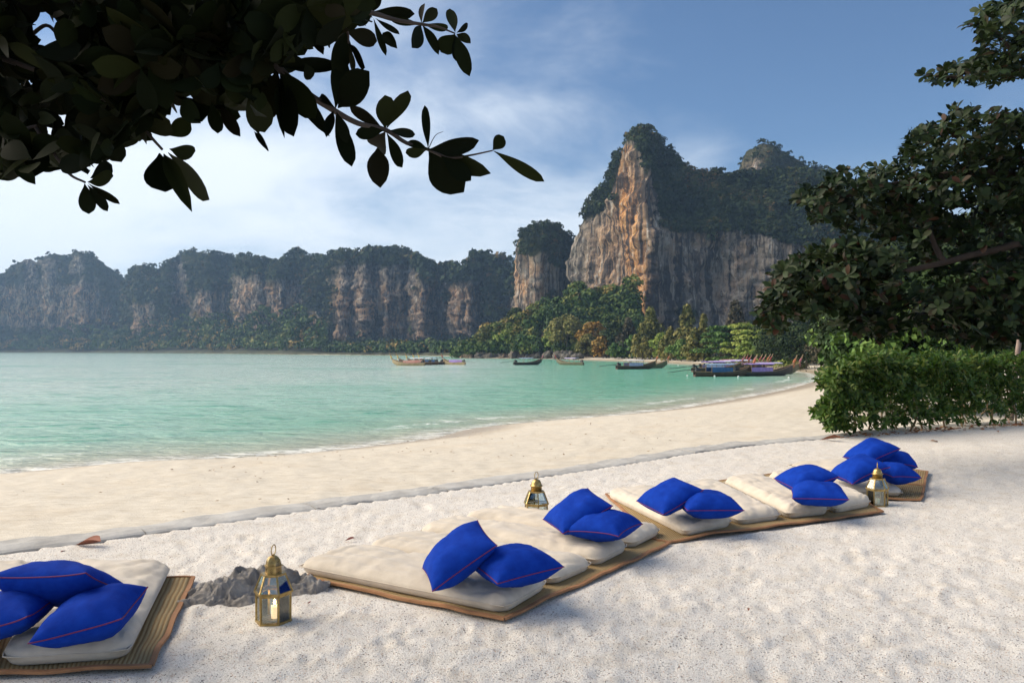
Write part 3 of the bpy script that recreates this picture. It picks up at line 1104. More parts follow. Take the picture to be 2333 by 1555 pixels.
def tree(name, x, Y, h, w, style, col, label, seed, group='trees along the far beach', leaf=0.5, cat='tree', npuff=None, k=None, zb=None):
    """tapered trunk with limbs, crown of leaf clumps; style sets the crown's outline"""
    g = np.random.default_rng(seed)
    X = (x - CX) * Y / FPX
    z0 = (lz(X, Y) if zb is None else zb) - 0.2
    root = empty(name, (X, Y, z0), label, cat, group)
    cen, rad = [], []
    if style == 'spire':          # casuarina: feathery, tapering upward
        n = npuff or 34
        for i in range(n):
            t = (i + 0.5) / n
            zz = h * (0.10 + 0.86 * t)
            rr = w / 2 * (1 - t ** 1.4) * (0.75 + 0.25 * math.sin(t * 17 + seed))
            a = i * 2.4 + g.random()
            o = rr * 0.62 * g.uniform(0.5, 1.5)
            cen.append((math.cos(a) * o, math.sin(a) * o, zz))
            s = max(rr * 0.60, w * 0.11)
            rad.append((s, s, s * 1.35))
        kk, st, up = k or 100, 1.8, 0.3
    elif style == 'tier':         # flat layered shelves
        n = npuff or 36
        for i in range(n):
            lv = i % 5
            zz = h * (0.30 + 0.15 * lv + g.uniform(-0.02, 0.02))
            rr = w / 2 * (1.0 - 0.13 * lv) * math.sqrt(g.random())
            a = g.random() * 6.28
            cen.append((math.cos(a) * rr, math.sin(a) * rr, zz))
            s = w * g.uniform(0.12, 0.19)
            rad.append((s, s, s * 0.42))
        kk, st, up = k or 100, 1.0, 0.8
    else:                          # round, uneven
        n = npuff or 36
        for i in range(n):
            a = g.random() * 6.28
            t = g.random()
            zz = h * (0.16 + 0.76 * t)
            rr = w / 2 * math.sqrt(max(0.05, 1 - (2 * t - 0.85) ** 2 * 0.75)) * (0.45 + 0.5 * g.random())
            cen.append((math.cos(a) * rr, math.sin(a) * rr, zz))
            s = w * g.uniform(0.12, 0.24)
            rad.append((s, s, s * 0.85))
        kk, st, up = k or 90, 1.0, 0.25
    cen, rad = np.array(cen), np.array(rad)
    tn = np.clip(0.30 + (cen[:, 2] / h) * 0.22 + g.normal(size=len(cen)) * 0.14, 0.02, 0.9)
    tr = max(0.07, h * 0.018)
    bend = g.normal(size=2) * h * 0.02
    tp = [(0, 0, 0), (bend[0] * 0.5, bend[1] * 0.5, h * 0.3), (bend[0], bend[1], h * 0.6), (bend[0] * 1.3, bend[1] * 1.2, h * 0.86)]
    mb = MB().tube(smooth_path(tp, 3), [tr * (1 - 0.08 * i) for i in range(10)], 7)
    for i in range(0, len(cen), max(1, len(cen) // 9)):
        c = Vector(cen[i])
        b = Vector((bend[0] * 0.7, bend[1] * 0.7, max(h * 0.12, c.z * 0.62)))
        m_ = (b + c) / 2 + Vector((0, 0, h * 0.02))
        mb.tube([b, m_, c], [tr * 0.45, tr * 0.32, tr * 0.12], 5)
    mb.build('trunk', BARK, root, True)
    new_obj('crown', puff_mesh('crown', cen, rad, kk, leaf, TM[col], seed, stretch=st, tints=tn, tvar=0.13, up=up), root)
    return root


def wline(x):
    """depth of the waterline or tree line seen at picture x along the far beach"""
    return lerp_tab(x, [(1060, 392), (1100, 375), (1180, 365), (1250, 356), (1313, 324), (1373, 293), (1476, 255), (1550, 228), (1650, 196), (1750, 165), (1830, 138), (1900, 118), (2000, 100)])


# (x, metres behind waterline, height m, width m, style, colour, label)
beach_trees = [
    (1116, 12, 10.5, 10, 'round', 'olive', 'olive bushy tree on the tip of the rocky headland'),
    (1152, 11, 9, 9.5, 'round', 'lime', 'yellow-green bush low on the headland above the dark islet side'),
    (1205, 10, 7.5, 10, 'round', 'green', 'bright green bushy tree below the bare rock scar'),
    (1175, 22, 14, 9, 'round', 'dark', 'dark green tree high on the headland behind bushes'),
    (1262, 13, 8, 8, 'round', 'lime', 'small lime tree between rock scar and olive dome'),
    (1291, 16, 11.5, 14, 'round', 'olive', 'wide olive dome-shaped tree over the shore boulders'),
    (1352, 34, 13.5, 11, 'round', 'gold', 'golden orange tree high on the jungle slope'),
    (1374, 20, 7.5, 8, 'round', 'gold', 'smaller golden brown tree at the end of the sand'),
    (1335, 17, 8.5, 8, 'round', 'olive', 'olive tree between the two golden trees'),
    (1404, 30, 12.5, 10, 'round', 'dark', 'dark leafy tree right of the golden trees'.replace('right of', 'beside')),
    (1432, 24, 13.0, 8, 'spire', 'grey', 'grey-green feathery tree under the cliff edge'),
    (1410, 15, 5, 7, 'round', 'green', 'low bright green tree at the back of the beach'),
    (1450, 18, 8, 6, 'round', 'green', 'small green tree beside the first olive casuarina'),
    (1482, 24, 15.5, 9.5, 'spire', 'olive', 'tall olive casuarina standing first along the sand'),
    (1463, 14, 10.5, 6.5, 'spire', 'olive', 'shorter olive casuarina in front of the first tall one'),
    (1508, 16, 7.5, 6, 'round', 'lime', 'low yellow-green tree between the casuarinas'),
    (1527, 14, 9.0, 6, 'spire', 'olive', 'yellowish casuarina in front of the tallest one'),
    (1565, 22, 15.0, 8, 'spire', 'olive', 'tallest pointed casuarina below the cave in the cliff'),
    (1552, 10, 5.5, 6.5, 'round', 'green', 'rounded green tree at the foot of the tallest casuarina'),
    (1584, 11, 8.0, 6, 'spire', 'olive', 'pale casuarina beside the layered green tree'),
    (1603, 20, 12.0, 5, 'spire', 'olive', 'slim upright casuarina between pointed and layered trees'),
    (1640, 13, 8.8, 11, 'tier', 'green', 'broad green tree with layered shelves of leaves'),
    (1676, 28, 14.0, 9, 'spire', 'grey', 'dull grey-green tree tall behind the layered tree'),
    (1690, 17, 9.2, 9, 'tier', 'lime', 'yellow-green layered tree behind the boats'),
    (1720, 12, 7.6, 8, 'tier', 'lime', 'lime spreading tree next to the palm'),
    (1768, 12, 8.5, 8.5, 'round', 'dark', 'dark round tree behind the moored bows'),
    (1800, 16, 10.5, 10, 'round', 'dark', 'big dark shady tree under the almond boughs'),
    (1838, 10, 7.0, 8, 'round', 'dark', 'dark tree at the bend of the beach'),
    (1890, 12, 8.6, 7.5, 'spire', 'grey', 'grey-brown drooping tree at the bend of the beach'),
    (1925, 8, 6.4, 7, 'round', 'green', 'green tree behind the end of the hedge'),
]
for i, (x, off, h, w, st, cl, lab) in enumerate(beach_trees):
    Y = wline(x) + off
    w *= 1.4 if st == 'spire' else 1.15
    h *= 1.1
    tree({'spire': 'casuarina_tree', 'tier': 'almond_tree', 'round': 'leafy_tree'}[st], x, Y, h, w, st, cl, lab, 500 + i, leaf=Y * 0.0016, zb=(None if x > 1330 else SEA + 1.5 + max(0, off - 9) * 0.55))

# low bushes at the back of the sand
for i, (x, off, h, w, cl, lab) in enumerate([
        (1625, 9, 1.2, 4, 'lime', 'low lime bush on the sand behind the blue boat'), (1648, 8.5, 1.3, 5, 'green', 'low green bush on the sand below the layered tree'),
        (1675, 8.5, 1.3, 4.5, 'lime', 'small lime bush near the middle of the boats'), (1703, 9, 2.0, 4.5, 'olive', 'olive bush beside the palm trunk'),
        (1752, 8, 1.9, 3.6, 'green', 'round dark-edged green bush behind the bows'), (1735, 7, 1.2, 4.5, 'lime', 'thin lime scrub in front of the palm'),
        (1785, 7, 1.3, 5, 'lime', 'yellowish scrub bush under the dark tree'), (1818, 6, 1.2, 4, 'olive', 'olive scrub bush near the beach bend')]):
    Y = wline(x) + off
    tree('bush', x, Y, h, w, 'round', cl, lab, 700 + i, 'bushes at the back of the far beach', leaf=Y * 0.0011, cat='bush', npuff=16, k=60)

# dark wood behind all of them, up to the cliff foot
g = np.random.default_rng(41)
cen, rad = [], []
for i in range(420):
    x = g.uniform(1380, 2050)
    Yq = wline(x) + g.uniform(28, 75)
    X = (x - CX) * Yq / FPX
    cen.append((X, Yq, SEA + 1 + g.uniform(0.5, 9.5 if x > 1600 else 7.5) * (0.7 + 0.3 * math.sin(x * 0.06))))
    rad.append(g.uniform(1.8, 3.4))
new_obj('beach_wood_foliage', puff_mesh('beach_wood_foliage', cen, rad, 55, 0.42, TM['dark'], 43, tvar=0.2), kind='stuff', label='dark wood between the beach trees and the cliff')

# palm
def palm(x, Y, h, label):
    X = (x - CX) * Y / FPX
    root = empty('palm_tree', (X, Y, lz(X, Y) - 0.1), label, 'palm')
    pts = smooth_path([(0, 0, 0), (0.15, 0, h * 0.4), (0.1, 0.1, h * 0.75), (0, 0, h)], 4)
    MB().tube(pts, [0.16 - 0.006 * i for i in range(len(pts))], 8).build('trunk', BARK, root, True)
    cr = MB()
    g = np.random.default_rng(9)
    for k in range(15):
        a = k * 2.4
        e = g.uniform(-0.2, 1.0)
        L = g.uniform(2.0, 2.7)
        d = Vector((math.cos(a), math.sin(a), 0))
        prev = None
        rib = []
        for j in range(8):
            t = j / 7
            rib.append(Vector((0, 0, h)) + d * (L * t) + Vector((0, 0, L * (e * t - (0.75 + e * 0.4) * t * t))))
        s = d.cross(Vector((0, 0, 1)))
        for j in range(1, 8):
            for sg in (-1, 1):
                c = rib[j]
                l = 0.55 * math.sin(0.4 + j / 7 * 2.4)
                tip = c + s * sg * l + Vector((0, 0, -l * 0.55)) + d * 0.15
                cr.add([rib[j - 1], c, tip, (rib[j - 1] + tip) / 2 + d * -0.05], [(0, 1, 2, 3)])
    cr.build('crown', TM['lime'], root)
    return root


palm(1733, wline(1733) + 8.5, 4.6, 'small coconut palm among the lime trees behind the boats')

# ================================================================ rocks
SHOREROCK = Mat('shore_rock')
co = SHOREROCK.coord()
n1 = SHOREROCK.noise(co, 0.9, 6, 0.6)
SHOREROCK.p(col=SHOREROCK.ramp(n1, [(0.3, (0.035, 0.032, 0.028)), (0.55, (0.11, 0.10, 0.085)), (0.75, (0.25, 0.22, 0.18))]), rough=0.9, normal=SHOREROCK.bump(n1, 0.7, 0.3))


def boulder(name, loc, s, seed, mat, label, cat='rock', group=None, rough=0.35, res=18, freq=1.0):
    u = np.linspace(0, math.pi, res)
    w = np.linspace(0, 2 * math.pi, res * 2, endpoint=False)
    uu, ww = np.meshgrid(u, w, indexing='ij')
    d = np.stack([np.sin(uu) * np.cos(ww), np.sin(uu) * np.sin(ww), np.cos(uu)], -1)
    r = 1 + fbm(d * 1.4 * freq + seed * 3.1, 3, seed) * rough * 2 + (np.abs(perlin(d * 2.6 * freq + seed, seed + 5))) * -rough * 0.8
    V = d * r[..., None] * np.array(s)
    F = grid_faces(res, res * 2, True)
    o = new_obj(name, mesh_np(name, V.reshape(-1, 3), F, mat, True), None, label, cat, group)
    o.location = loc
    return o


p = G(1075, 813.5, SEA)
islet = boulder('sea_rock', (p.x, p.y, SEA + 0.9), (2.6, 2.4, 3.0), 4, SHOREROCK.m, 'dark mushroom-shaped rock islet off the headland tip')
shore_rocks = [(1098, 3.6, 2.2, 'dark low boulder at the very tip of the headland'), (1122, 4.2, 2.0, 'long dark boulder second from the headland tip'), (1146, 3.0, 2.0, 'small dark boulder under the lime headland bush'),
               (1178, 4.0, 2.8, 'pale slanted boulder by the water below the headland'), (1203, 3.0, 1.8, 'rounded dark boulder beside the pale slanted one'), (1228, 3.6, 2.2, 'grey boulder under the bare rock scar'),
               (1252, 3.0, 2.6, 'dark upright boulder below the olive dome tree'), (1275, 3.4, 2.8, 'tall grey boulder under the olive dome tree'), (1296, 3.0, 2.6, 'brown boulder second from the sand'), (1316, 2.6, 2.0, 'last dark boulder where the sand begins')]
for i, (x, s, h, lab) in enumerate(shore_rocks):
    Y = wline(x) + 4 + (i % 3)
    X = (x - CX) * Y / FPX
    boulder('shore_boulder', (X, Y, SEA + h * 0.35), (s, s * 0.8, h), 30 + i, ROCK if i == 3 else SHOREROCK.m, lab, group='boulders along the headland')

# ================================================================ longtail boats
HULLS = {'brown': simple('hull_brown', (0.075, 0.040, 0.026), 0.5, 0.35, 2.0), 'tan': simple('hull_tan', (0.36, 0.27, 0.15), 0.55, 0.25, 2.0), 'black': simple('hull_black', (0.028, 0.022, 0.022), 0.45, 0.3, 2.0),
         'olive': simple('hull_olive', (0.17, 0.15, 0.09), 0.55, 0.25, 2.0)}
CLOTH = {'purple': simple('canopy_purple', (0.30, 0.20, 0.50), 0.75, 0.2, 3.0), 'white': simple('canopy_white', (0.66, 0.66, 0.70), 0.7, 0.1, 3.0), 'blue': simple('canopy_blue', (0.26, 0.36, 0.50), 0.7, 0.15, 3.0),
         'deepblue': simple('tarp_blue', (0.03, 0.10, 0.26), 0.7, 0.2, 3.0), 'lilac': simple('canopy_lilac', (0.50, 0.45, 0.66), 0.7, 0.15, 3.0), 'pink': simple('tarp_pink', (0.55, 0.27, 0.22), 0.75, 0.15, 3.0), 'green': simple('tarp_green', (0.2, 0.3, 0.22), 0.7, 0.2, 3.0)}
ENGINE = simple('engine_metal', (0.03, 0.03, 0.03), 0.5, 0.3, 5.0)
RIB = {'orange': simple('ribbon_orange', (0.42, 0.13, 0.05), 0.7, 0.2, 8.0), 'red': simple('ribbon_red', (0.28, 0.05, 0.05), 0.7, 0.2, 8.0), 'pink': simple('ribbon_pink', (0.32, 0.11, 0.13), 0.7, 0.2, 8.0), 'yellow': simple('ribbon_yellow', (0.6, 0.42, 0.12), 0.7, 0.2, 8.0)}
WOOD = simple('boat_wood', (0.30, 0.20, 0.11), 0.6, 0.25, 3.0)


def boat(loc, yaw, hull, roof, ribbon, tarp, label, group, L=9.0, tail=1, pitch=0.0):
    """long narrow wooden boat with a raked prow post, flat canopy on posts, stern engine and long shaft; bow along +X"""
    root = empty('longtail_boat', loc, label, 'boat', group, (0, R(-pitch), yaw))
    st = []
    N = 15
    for i in range(N):
        t = i / (N - 1)
        x = -L / 2 + L * t
        b = 0.92 * (math.sin(min(1, (t + 0.22) * 1.15) * math.pi / 2)) * (1 - max(0, (t - 0.55) / 0.45) ** 1.9) + 0.015
        sheer = 0.58 + 0.10 * (1 - t) ** 2 + 1.05 * max(0, (t - 0.45) / 0.55) ** 2.2
        keel = -0.30 + 1.0 * max(0, (t - 0.72) / 0.28) ** 1.8
        st.append((x, b, sheer, keel))
    V, F = [], []
    prof = [(1.0, 1.0), (0.95, 0.62), (0.72, 0.22), (0.0, 0.0)]
    for x, b, s, k in st:
        ring = [(x, b * w, k + (s - k) * q_) for w, q_ in prof] + [(x, -b * w, k + (s - k) * q_) for w, q_ in prof[-2::-1]]
        inn_ = [(x, -b * 0.86, s - 0.02), (x, -b * 0.74, min(s - 0.05, k + (s - k) * 0.55)), (x, b * 0.74, min(s - 0.05, k + (s - k) * 0.55)), (x, b * 0.86, s - 0.02)]
        V += ring + inn_
    n = 11
    for i in range(N - 1):
        for k in range(n):
            k2 = (k + 1) % n
            F.append((i * n + k, (i + 1) * n + k, (i + 1) * n + k2, i * n + k2))
    F += [tuple(range(n)), tuple((N - 1) * n + k for k in range(n))[::-1]]
    MB().add(V, F).build('hull', HULLS[hull], root)
    rub = MB()
    for sg in (-1, 1):
        rub.tube([(x, sg * (b + 0.02), s + 0.01) for x, b, s, k in st], 0.035, 4)
    rub.build('gunwale', WOOD, root)
    prow = MB().tube([(L / 2 - 0.35, 0, st[-2][2] - 0.1), (L / 2 + 0.1, 0, st[-1][2] + 0.1), (L / 2 + 0.55, 0, st[-1][2] + 0.85), (L / 2 + 0.78, 0, st[-1][2] + 1.35)], [0.10, 0.11, 0.09, 0.07], 5)
    pr = prow.build('prow', WOOD, root)
    rb = MB().tube([(L / 2 + 0.16, 0, st[-1][2] + 0.2), (L / 2 + 0.33, 0, st[-1][2] + 0.48), (L / 2 + 0.5, 0, st[-1][2] + 0.76)], [0.15, 0.17, 0.13], 6)
    rb.bar((L / 2 + 0.3, 0.1, st[-1][2] + 0.4), (L / 2 + 0.32, 0.13, st[-1][2] - 0.5), 0.16, 0.02)
    rb.build('ribbon', RIB[ribbon], pr)
    if roof:
        z = 1.62
        x0, x1 = -L * 0.27, L * 0.13
        V = []
        for x in np.linspace(x0, x1, 5):
            for a in (-1, -0.5, 0, 0.5, 1):
                for th in (0, 0.07):
                    V.append((x, a * 0.92, z + 0.12 * (1 - a * a) + th))
        F = []
        for i in range(4):
            for j in range(4):
                a = (i * 5 + j) * 2
                b_ = ((i + 1) * 5 + j) * 2
                F += [(a, a + 2, b_ + 2, b_), (a + 1, b_ + 1, b_ + 3, a + 3)]
        for i in range(4):
            for j in (0, 4):
                a, b_ = (i * 5 + j) * 2, ((i + 1) * 5 + j) * 2
                F.append((a, b_, b_ + 1, a + 1))
        for i in (0, 4):
            for j in range(4):
                a = (i * 5 + j) * 2
                F.append((a, a + 1, a + 3, a + 2))
        cn = MB().add(V, F).build('canopy', CLOTH[roof], root)
        for x in (x0 + 0.15, (x0 + x1) / 2, x1 - 0.15):
            for sg in (-1, 1):
                MB().bar((x, sg * 0.84, 0.5), (x, sg * 0.84, z), 0.05).build('post', WOOD, cn)
    if tarp:
        mb = MB()
        for sg in (-1, 1):
            mb.bar((-L * 0.25, sg * 0.90, 0.92), (L * 0.10, sg * 0.94, 0.92), 0.03, 0.62)
        mb.build('side_curtain', CLOTH[tarp], root)
    for x in (-L * 0.05, L * 0.09, L * 0.22):
        MB().box((x, 0, 0.42), (0.28, 1.25, 0.05)).build('bench', WOOD, root)
    MB().box((-L / 2 + 0.55, 0, 0.95), (0.75, 0.45, 0.42), taper=0.8).box((-L / 2 + 0.35, 0, 1.22), (0.35, 0.35, 0.2)).box((-L / 2 + 0.5, 0, 0.68), (0.25, 0.25, 0.35)).build('engine', ENGINE, root)
    if tail:
        MB().tube([(-L / 2 + 0.3, 0, 1.0), (-L / 2 - 1.6, 0.1, 0.85), (-L / 2 - 4.0, 0.2, 0.55)], [0.05, 0.04, 0.035], 5).build('propeller_shaft', ENGINE, root)
    return root


def put_boat(stern_x, bow_x, py, *a, **k):
    """boat seen from stern_x to bow_x at the waterline row py"""
    d = 1 if bow_x > stern_x else -1
    p0 = G((stern_x + bow_x) / 2, py, SEA)
    L = k.get('L', 9.0)
    app = abs(bow_x - stern_x) * p0.y / FPX
    c = min(1.0, app / (L + 0.4))
    yaw = math.acos(c)
    view = math.atan2(p0.x, p0.y)
    ang = (yaw if d > 0 else math.pi - yaw) - view
    return boat((p0.x, p0.y, SEA + 0.02), ang, *a, **k)


MG = 'longtail boats moored on the bay'
put_boat(1582, 1716, 857, 'brown', 'blue', 'orange', 'deepblue', 'brown longtail boat with deep blue side curtain and pale blue canopy', MG, L=9.2)
put_boat(1672, 1806, 856, 'black', 'purple', 'orange', 'purple', 'black longtail boat with purple curtain, prow wrapped in orange ribbon', MG, L=9.6)
put_boat(1700, 1820, 852, 'olive', 'lilac', 'pink', None, 'olive longtail boat just beyond the purple-curtained one', MG, L=9.4)
rowb = [(1576, 1690, 847, 'brown', 'purple', 'pink', 'lilac', 'brown longtail boat with lilac curtain, first in the packed row'), (1590, 1704, 845.5, 'brown', 'white', 'red', None, 'brown longtail boat under white canopy, second in the packed row'),
        (1600, 1716, 844, 'olive', 'purple', 'pink', 'purple', 'olive longtail boat with purple curtain in the packed row'), (1612, 1728, 842.8, 'brown', 'lilac', 'red', None, 'brown longtail boat under lilac canopy in the packed row'),
        (1622, 1738, 841.6, 'black', 'purple', 'pink', None, 'black longtail boat under purple canopy in the packed row'), (1634, 1748, 840.6, 'brown', 'white', 'orange', 'lilac', 'brown longtail boat, white canopy and lilac curtain, deep in the row'),
        (1640, 1757, 839.6, 'olive', 'lilac', 'red', None, 'olive longtail boat under lilac canopy near the sand'), (1630, 1700, 838.6, 'brown', 'pink', 'red', None, 'brown longtail boat under red-brown canopy, last before the sand')]
for b in rowb:
    put_boat(b[0], b[1], b[2], *b[3:7], b[7], MG, L=9.0)
put_boat(1404, 1496, 840.5, 'brown', 'white', 'orange', 'lilac', 'dark brown longtail boat with white canopy, alone off the sand', MG, L=9.4)
put_boat(1432, 1522, 838.5, 'olive', None, 'orange', None, 'open olive longtail boat half hidden behind the lone white-canopied boat', MG, L=9.2)
put_boat(1170, 1236, 831, 'black', 'blue', 'pink', None, 'black longtail boat with pale blue canopy off the headland', MG, L=8.6)
put_boat(1330, 1266, 831, 'olive', 'lilac', 'red', None, 'pale olive longtail boat with lilac canopy, bow towards the headland', MG, L=8.6)
put_boat(968, 892, 832.5, 'tan', None, 'yellow', 'pink', 'tan longtail boat with pink tarp at the front of the bay cluster', MG, L=9.0, tail=0)
put_boat(985, 907, 831, 'brown', 'white', 'yellow', 'pink', 'brown longtail boat with white canopy, second in the bay cluster', MG, L=9.0, tail=0)
put_boat(1000, 927, 830.5, 'brown', 'white', 'yellow', None, 'brown longtail boat under white canopy, third in the bay cluster', MG, L=8.6, tail=0)
put_boat(1012, 943, 830, 'black', 'blue', 'yellow', 'deepblue', 'black longtail boat with blue tarp in the bay cluster', MG, L=8.6, tail=0)
put_boat(1016, 955, 829.4, 'brown', 'white', 'yellow', None, 'brown longtail boat last behind the bay cluster', MG, L=8.4, tail=0)
put_boat(1060, 1008, 830.5, 'tan', None, 'red', 'purple', 'tan longtail boat apart at the stern end of the bay cluster', MG, L=8.0)

BUOY = simple('buoy_white', (0.8, 0.8, 0.78), 0.5, 0.05, 5.0)
for (x, y, lab) in [(1566, 857, 'white buoy off the stern of the brown boat'), (1628, 857.8, 'white buoy before the blue curtain'), (1682, 859, 'white buoy between the two front boats'), (1797, 861.5, 'white buoy by the black boat prow'), (1545, 833, 'small white buoy off the tails of the packed boats')]:
    p = G(x, y, SEA)
    mb = MB().lathe([(0.02, -0.13), (0.09, -0.10), (0.13, -0.02), (0.13, 0.03), (0.09, 0.09), (0.04, 0.11), (0.03, 0.15), (0.012, 0.16)], 10)
    o = mb.build('buoy', BUOY, None, True, label=lab, cat='buoy', group='white mooring buoys')
    o.location = (p.x, p.y, SEA + 0.08)
# ================================================================ mats, mattresses, pillows
def attr_uv(m):
    c = m.node('ShaderNodeCombineXYZ')
    m.l.new(m.attr('u'), c.inputs[0])
    m.l.new(m.attr('v'), c.inputs[1])
    return c.outputs[0]


wm = Mat('straw_weave')
uv = attr_uv(wm)
a1 = wm.wave(uv, 14.0, 0.6, 'X')
a2 = wm.wave(uv, 52.0, 0.4, 'Y')
tone = wm.noise(uv, 5, 4)
wc = wm.ramp(a1, [(0.10, (0.32, 0.20, 0.085)), (0.35, (0.50, 0.36, 0.175)), (0.8, (0.60, 0.46, 0.25))])
wc = wm.mix(wm.rng(a2, 0.6, 0.2, 0, 0.55), wc, (0.20, 0.13, 0.06, 1))
wc = wm.mix(wm.rng(tone, 0.4, 0.7, 0, 0.4), wc, (0.42, 0.27, 0.12, 1))
wm.p(col=wc, rough=0.8, spec=0.2, normal=wm.bump(wm.math('ADD', a1, wm.math('MULTIPLY', a2, 0.6)), 0.8, 0.006))
BORDER = simple('mat_binding', (0.34, 0.165, 0.075), 0.85, 0.22, 9.0, 0.004)


def quad(pts, z):
    return [G(x, y, z) for x, y in pts]


def bil(q, s, t):
    """q = near-left, near-right, far-right, far-left; s along near edge, t towards far"""
    return q[0] * (1 - s) * (1 - t) + q[1] * s * (1 - t) + q[2] * s * t + q[3] * (1 - s) * t


MATS = []


def straw_mat(pts, label, seed, lift=0.0):
    q = quad(pts, 0.015)
    MATS.append(np.array([(p.x, p.y) for p in q]))
    root_loc = (q[0] + q[1] + q[2] + q[3]) / 4
    wu, wv = (q[1] - q[0]).length, (q[3] - q[0]).length
    n, m = 36, 36
    V, U, W = [], [], []
    for i in range(m):
        for j in range(n):
            s, t = j / (n - 1), i / (m - 1)
            p = bil(q, s, t)
            e = min(s * wu, (1 - s) * wu, t * wv, (1 - t) * wv)
            f = math.exp(-e / 0.10)
            nz = perlin(np.array([[p.x * 3.1, p.y * 3.1, seed]]), seed)[0]
            nx = perlin(np.array([[p.x * 2.3 + 9, p.y * 2.3, seed]]), seed + 1)[0]
            ny = perlin(np.array([[p.x * 2.3 + 5, p.y * 2.3 + 3, seed]]), seed + 2)[0]
            V.append(p + Vector((nx * 0.016 * f, ny * 0.016 * f, 0.010 + lift + nz * 0.008 + f * (0.006 + 0.012 * nz))))
            U.append(s * wu)
            W.append(t * wv)
    V = np.array([tuple(v) for v in V])
    F = grid_faces(m, n)
    nt = len(V)
    bot = V - [0, 0, 0.008]
    rim = [j for j in range(n)] + [i * n + n - 1 for i in range(1, m)] + [(m - 1) * n + j for j in range(n - 2, -1, -1)] + [i * n for i in range(m - 2, 0, -1)]
    Fs = [(rim[k], rim[k] + nt, rim[(k + 1) % len(rim)] + nt, rim[(k + 1) % len(rim)]) for k in range(len(rim))]
    FF = np.vstack([F, F[:, ::-1] + nt, np.array(Fs)])
    o = new_obj('straw_mat', mesh_np('straw_mat', np.vstack([V, bot]), FF, wm.m, True, {'u': U * 2, 'v': W * 2}), None, label, 'mat', 'straw mats on the gravel')
    # bound edge
    b = MB()
    Vg = V.reshape(m, n, 3)
    edges = [[Vg[0, j] for j in range(n)], [Vg[i, n - 1] for i in range(m)], [Vg[m - 1, j] for j in range(n - 1, -1, -1)], [Vg[i, 0] for i in range(m - 1, -1, -1)]]
    cen = V.mean(0)
    for e in edges:
        k = len(e)
        VV = []
        for i_, p in enumerate(e):
            p = Vector(p)
            d = Vector(e[min(i_ + 1, k - 1)]) - Vector(e[max(i_ - 1, 0)])
            nn = Vector((-d.y, d.x, 0)).normalized()
            if nn.dot(Vector(cen) - p) < 0:
                nn = -nn
            VV += [p - nn * 0.006 + Vector((0, 0, -0.012)), p - nn * 0.006 + Vector((0, 0, 0.004)), p + nn * 0.020 + Vector((0, 0, 0.005)), p + nn * 0.020 + Vector((0, 0, -0.002))]
        b.add(VV, [(i_ * 4 + c, i_ * 4 + 4 + c, i_ * 4 + 5 + c, i_ * 4 + 1 + c) for i_ in range(k - 1) for c in range(3)])
    b.build('binding', BORDER, o)
    return o


fm = Mat('cream_cotton')
co = fm.coord()
f1 = fm.noise(co, 9, 4, 0.6)
f2 = fm.noise(co, 180, 2, 0.6)
fm.p(col=fm.ramp(f1, [(0.25, (0.53, 0.46, 0.37)), (0.6, (0.62, 0.545, 0.445)), (0.85, (0.67, 0.60, 0.505))]), rough=0.9, spec=0.15, sheen=0.25, normal=fm.bump(fm.math('ADD', f1, fm.math('MULTIPLY', f2, 0.25)), 0.35, 0.012))


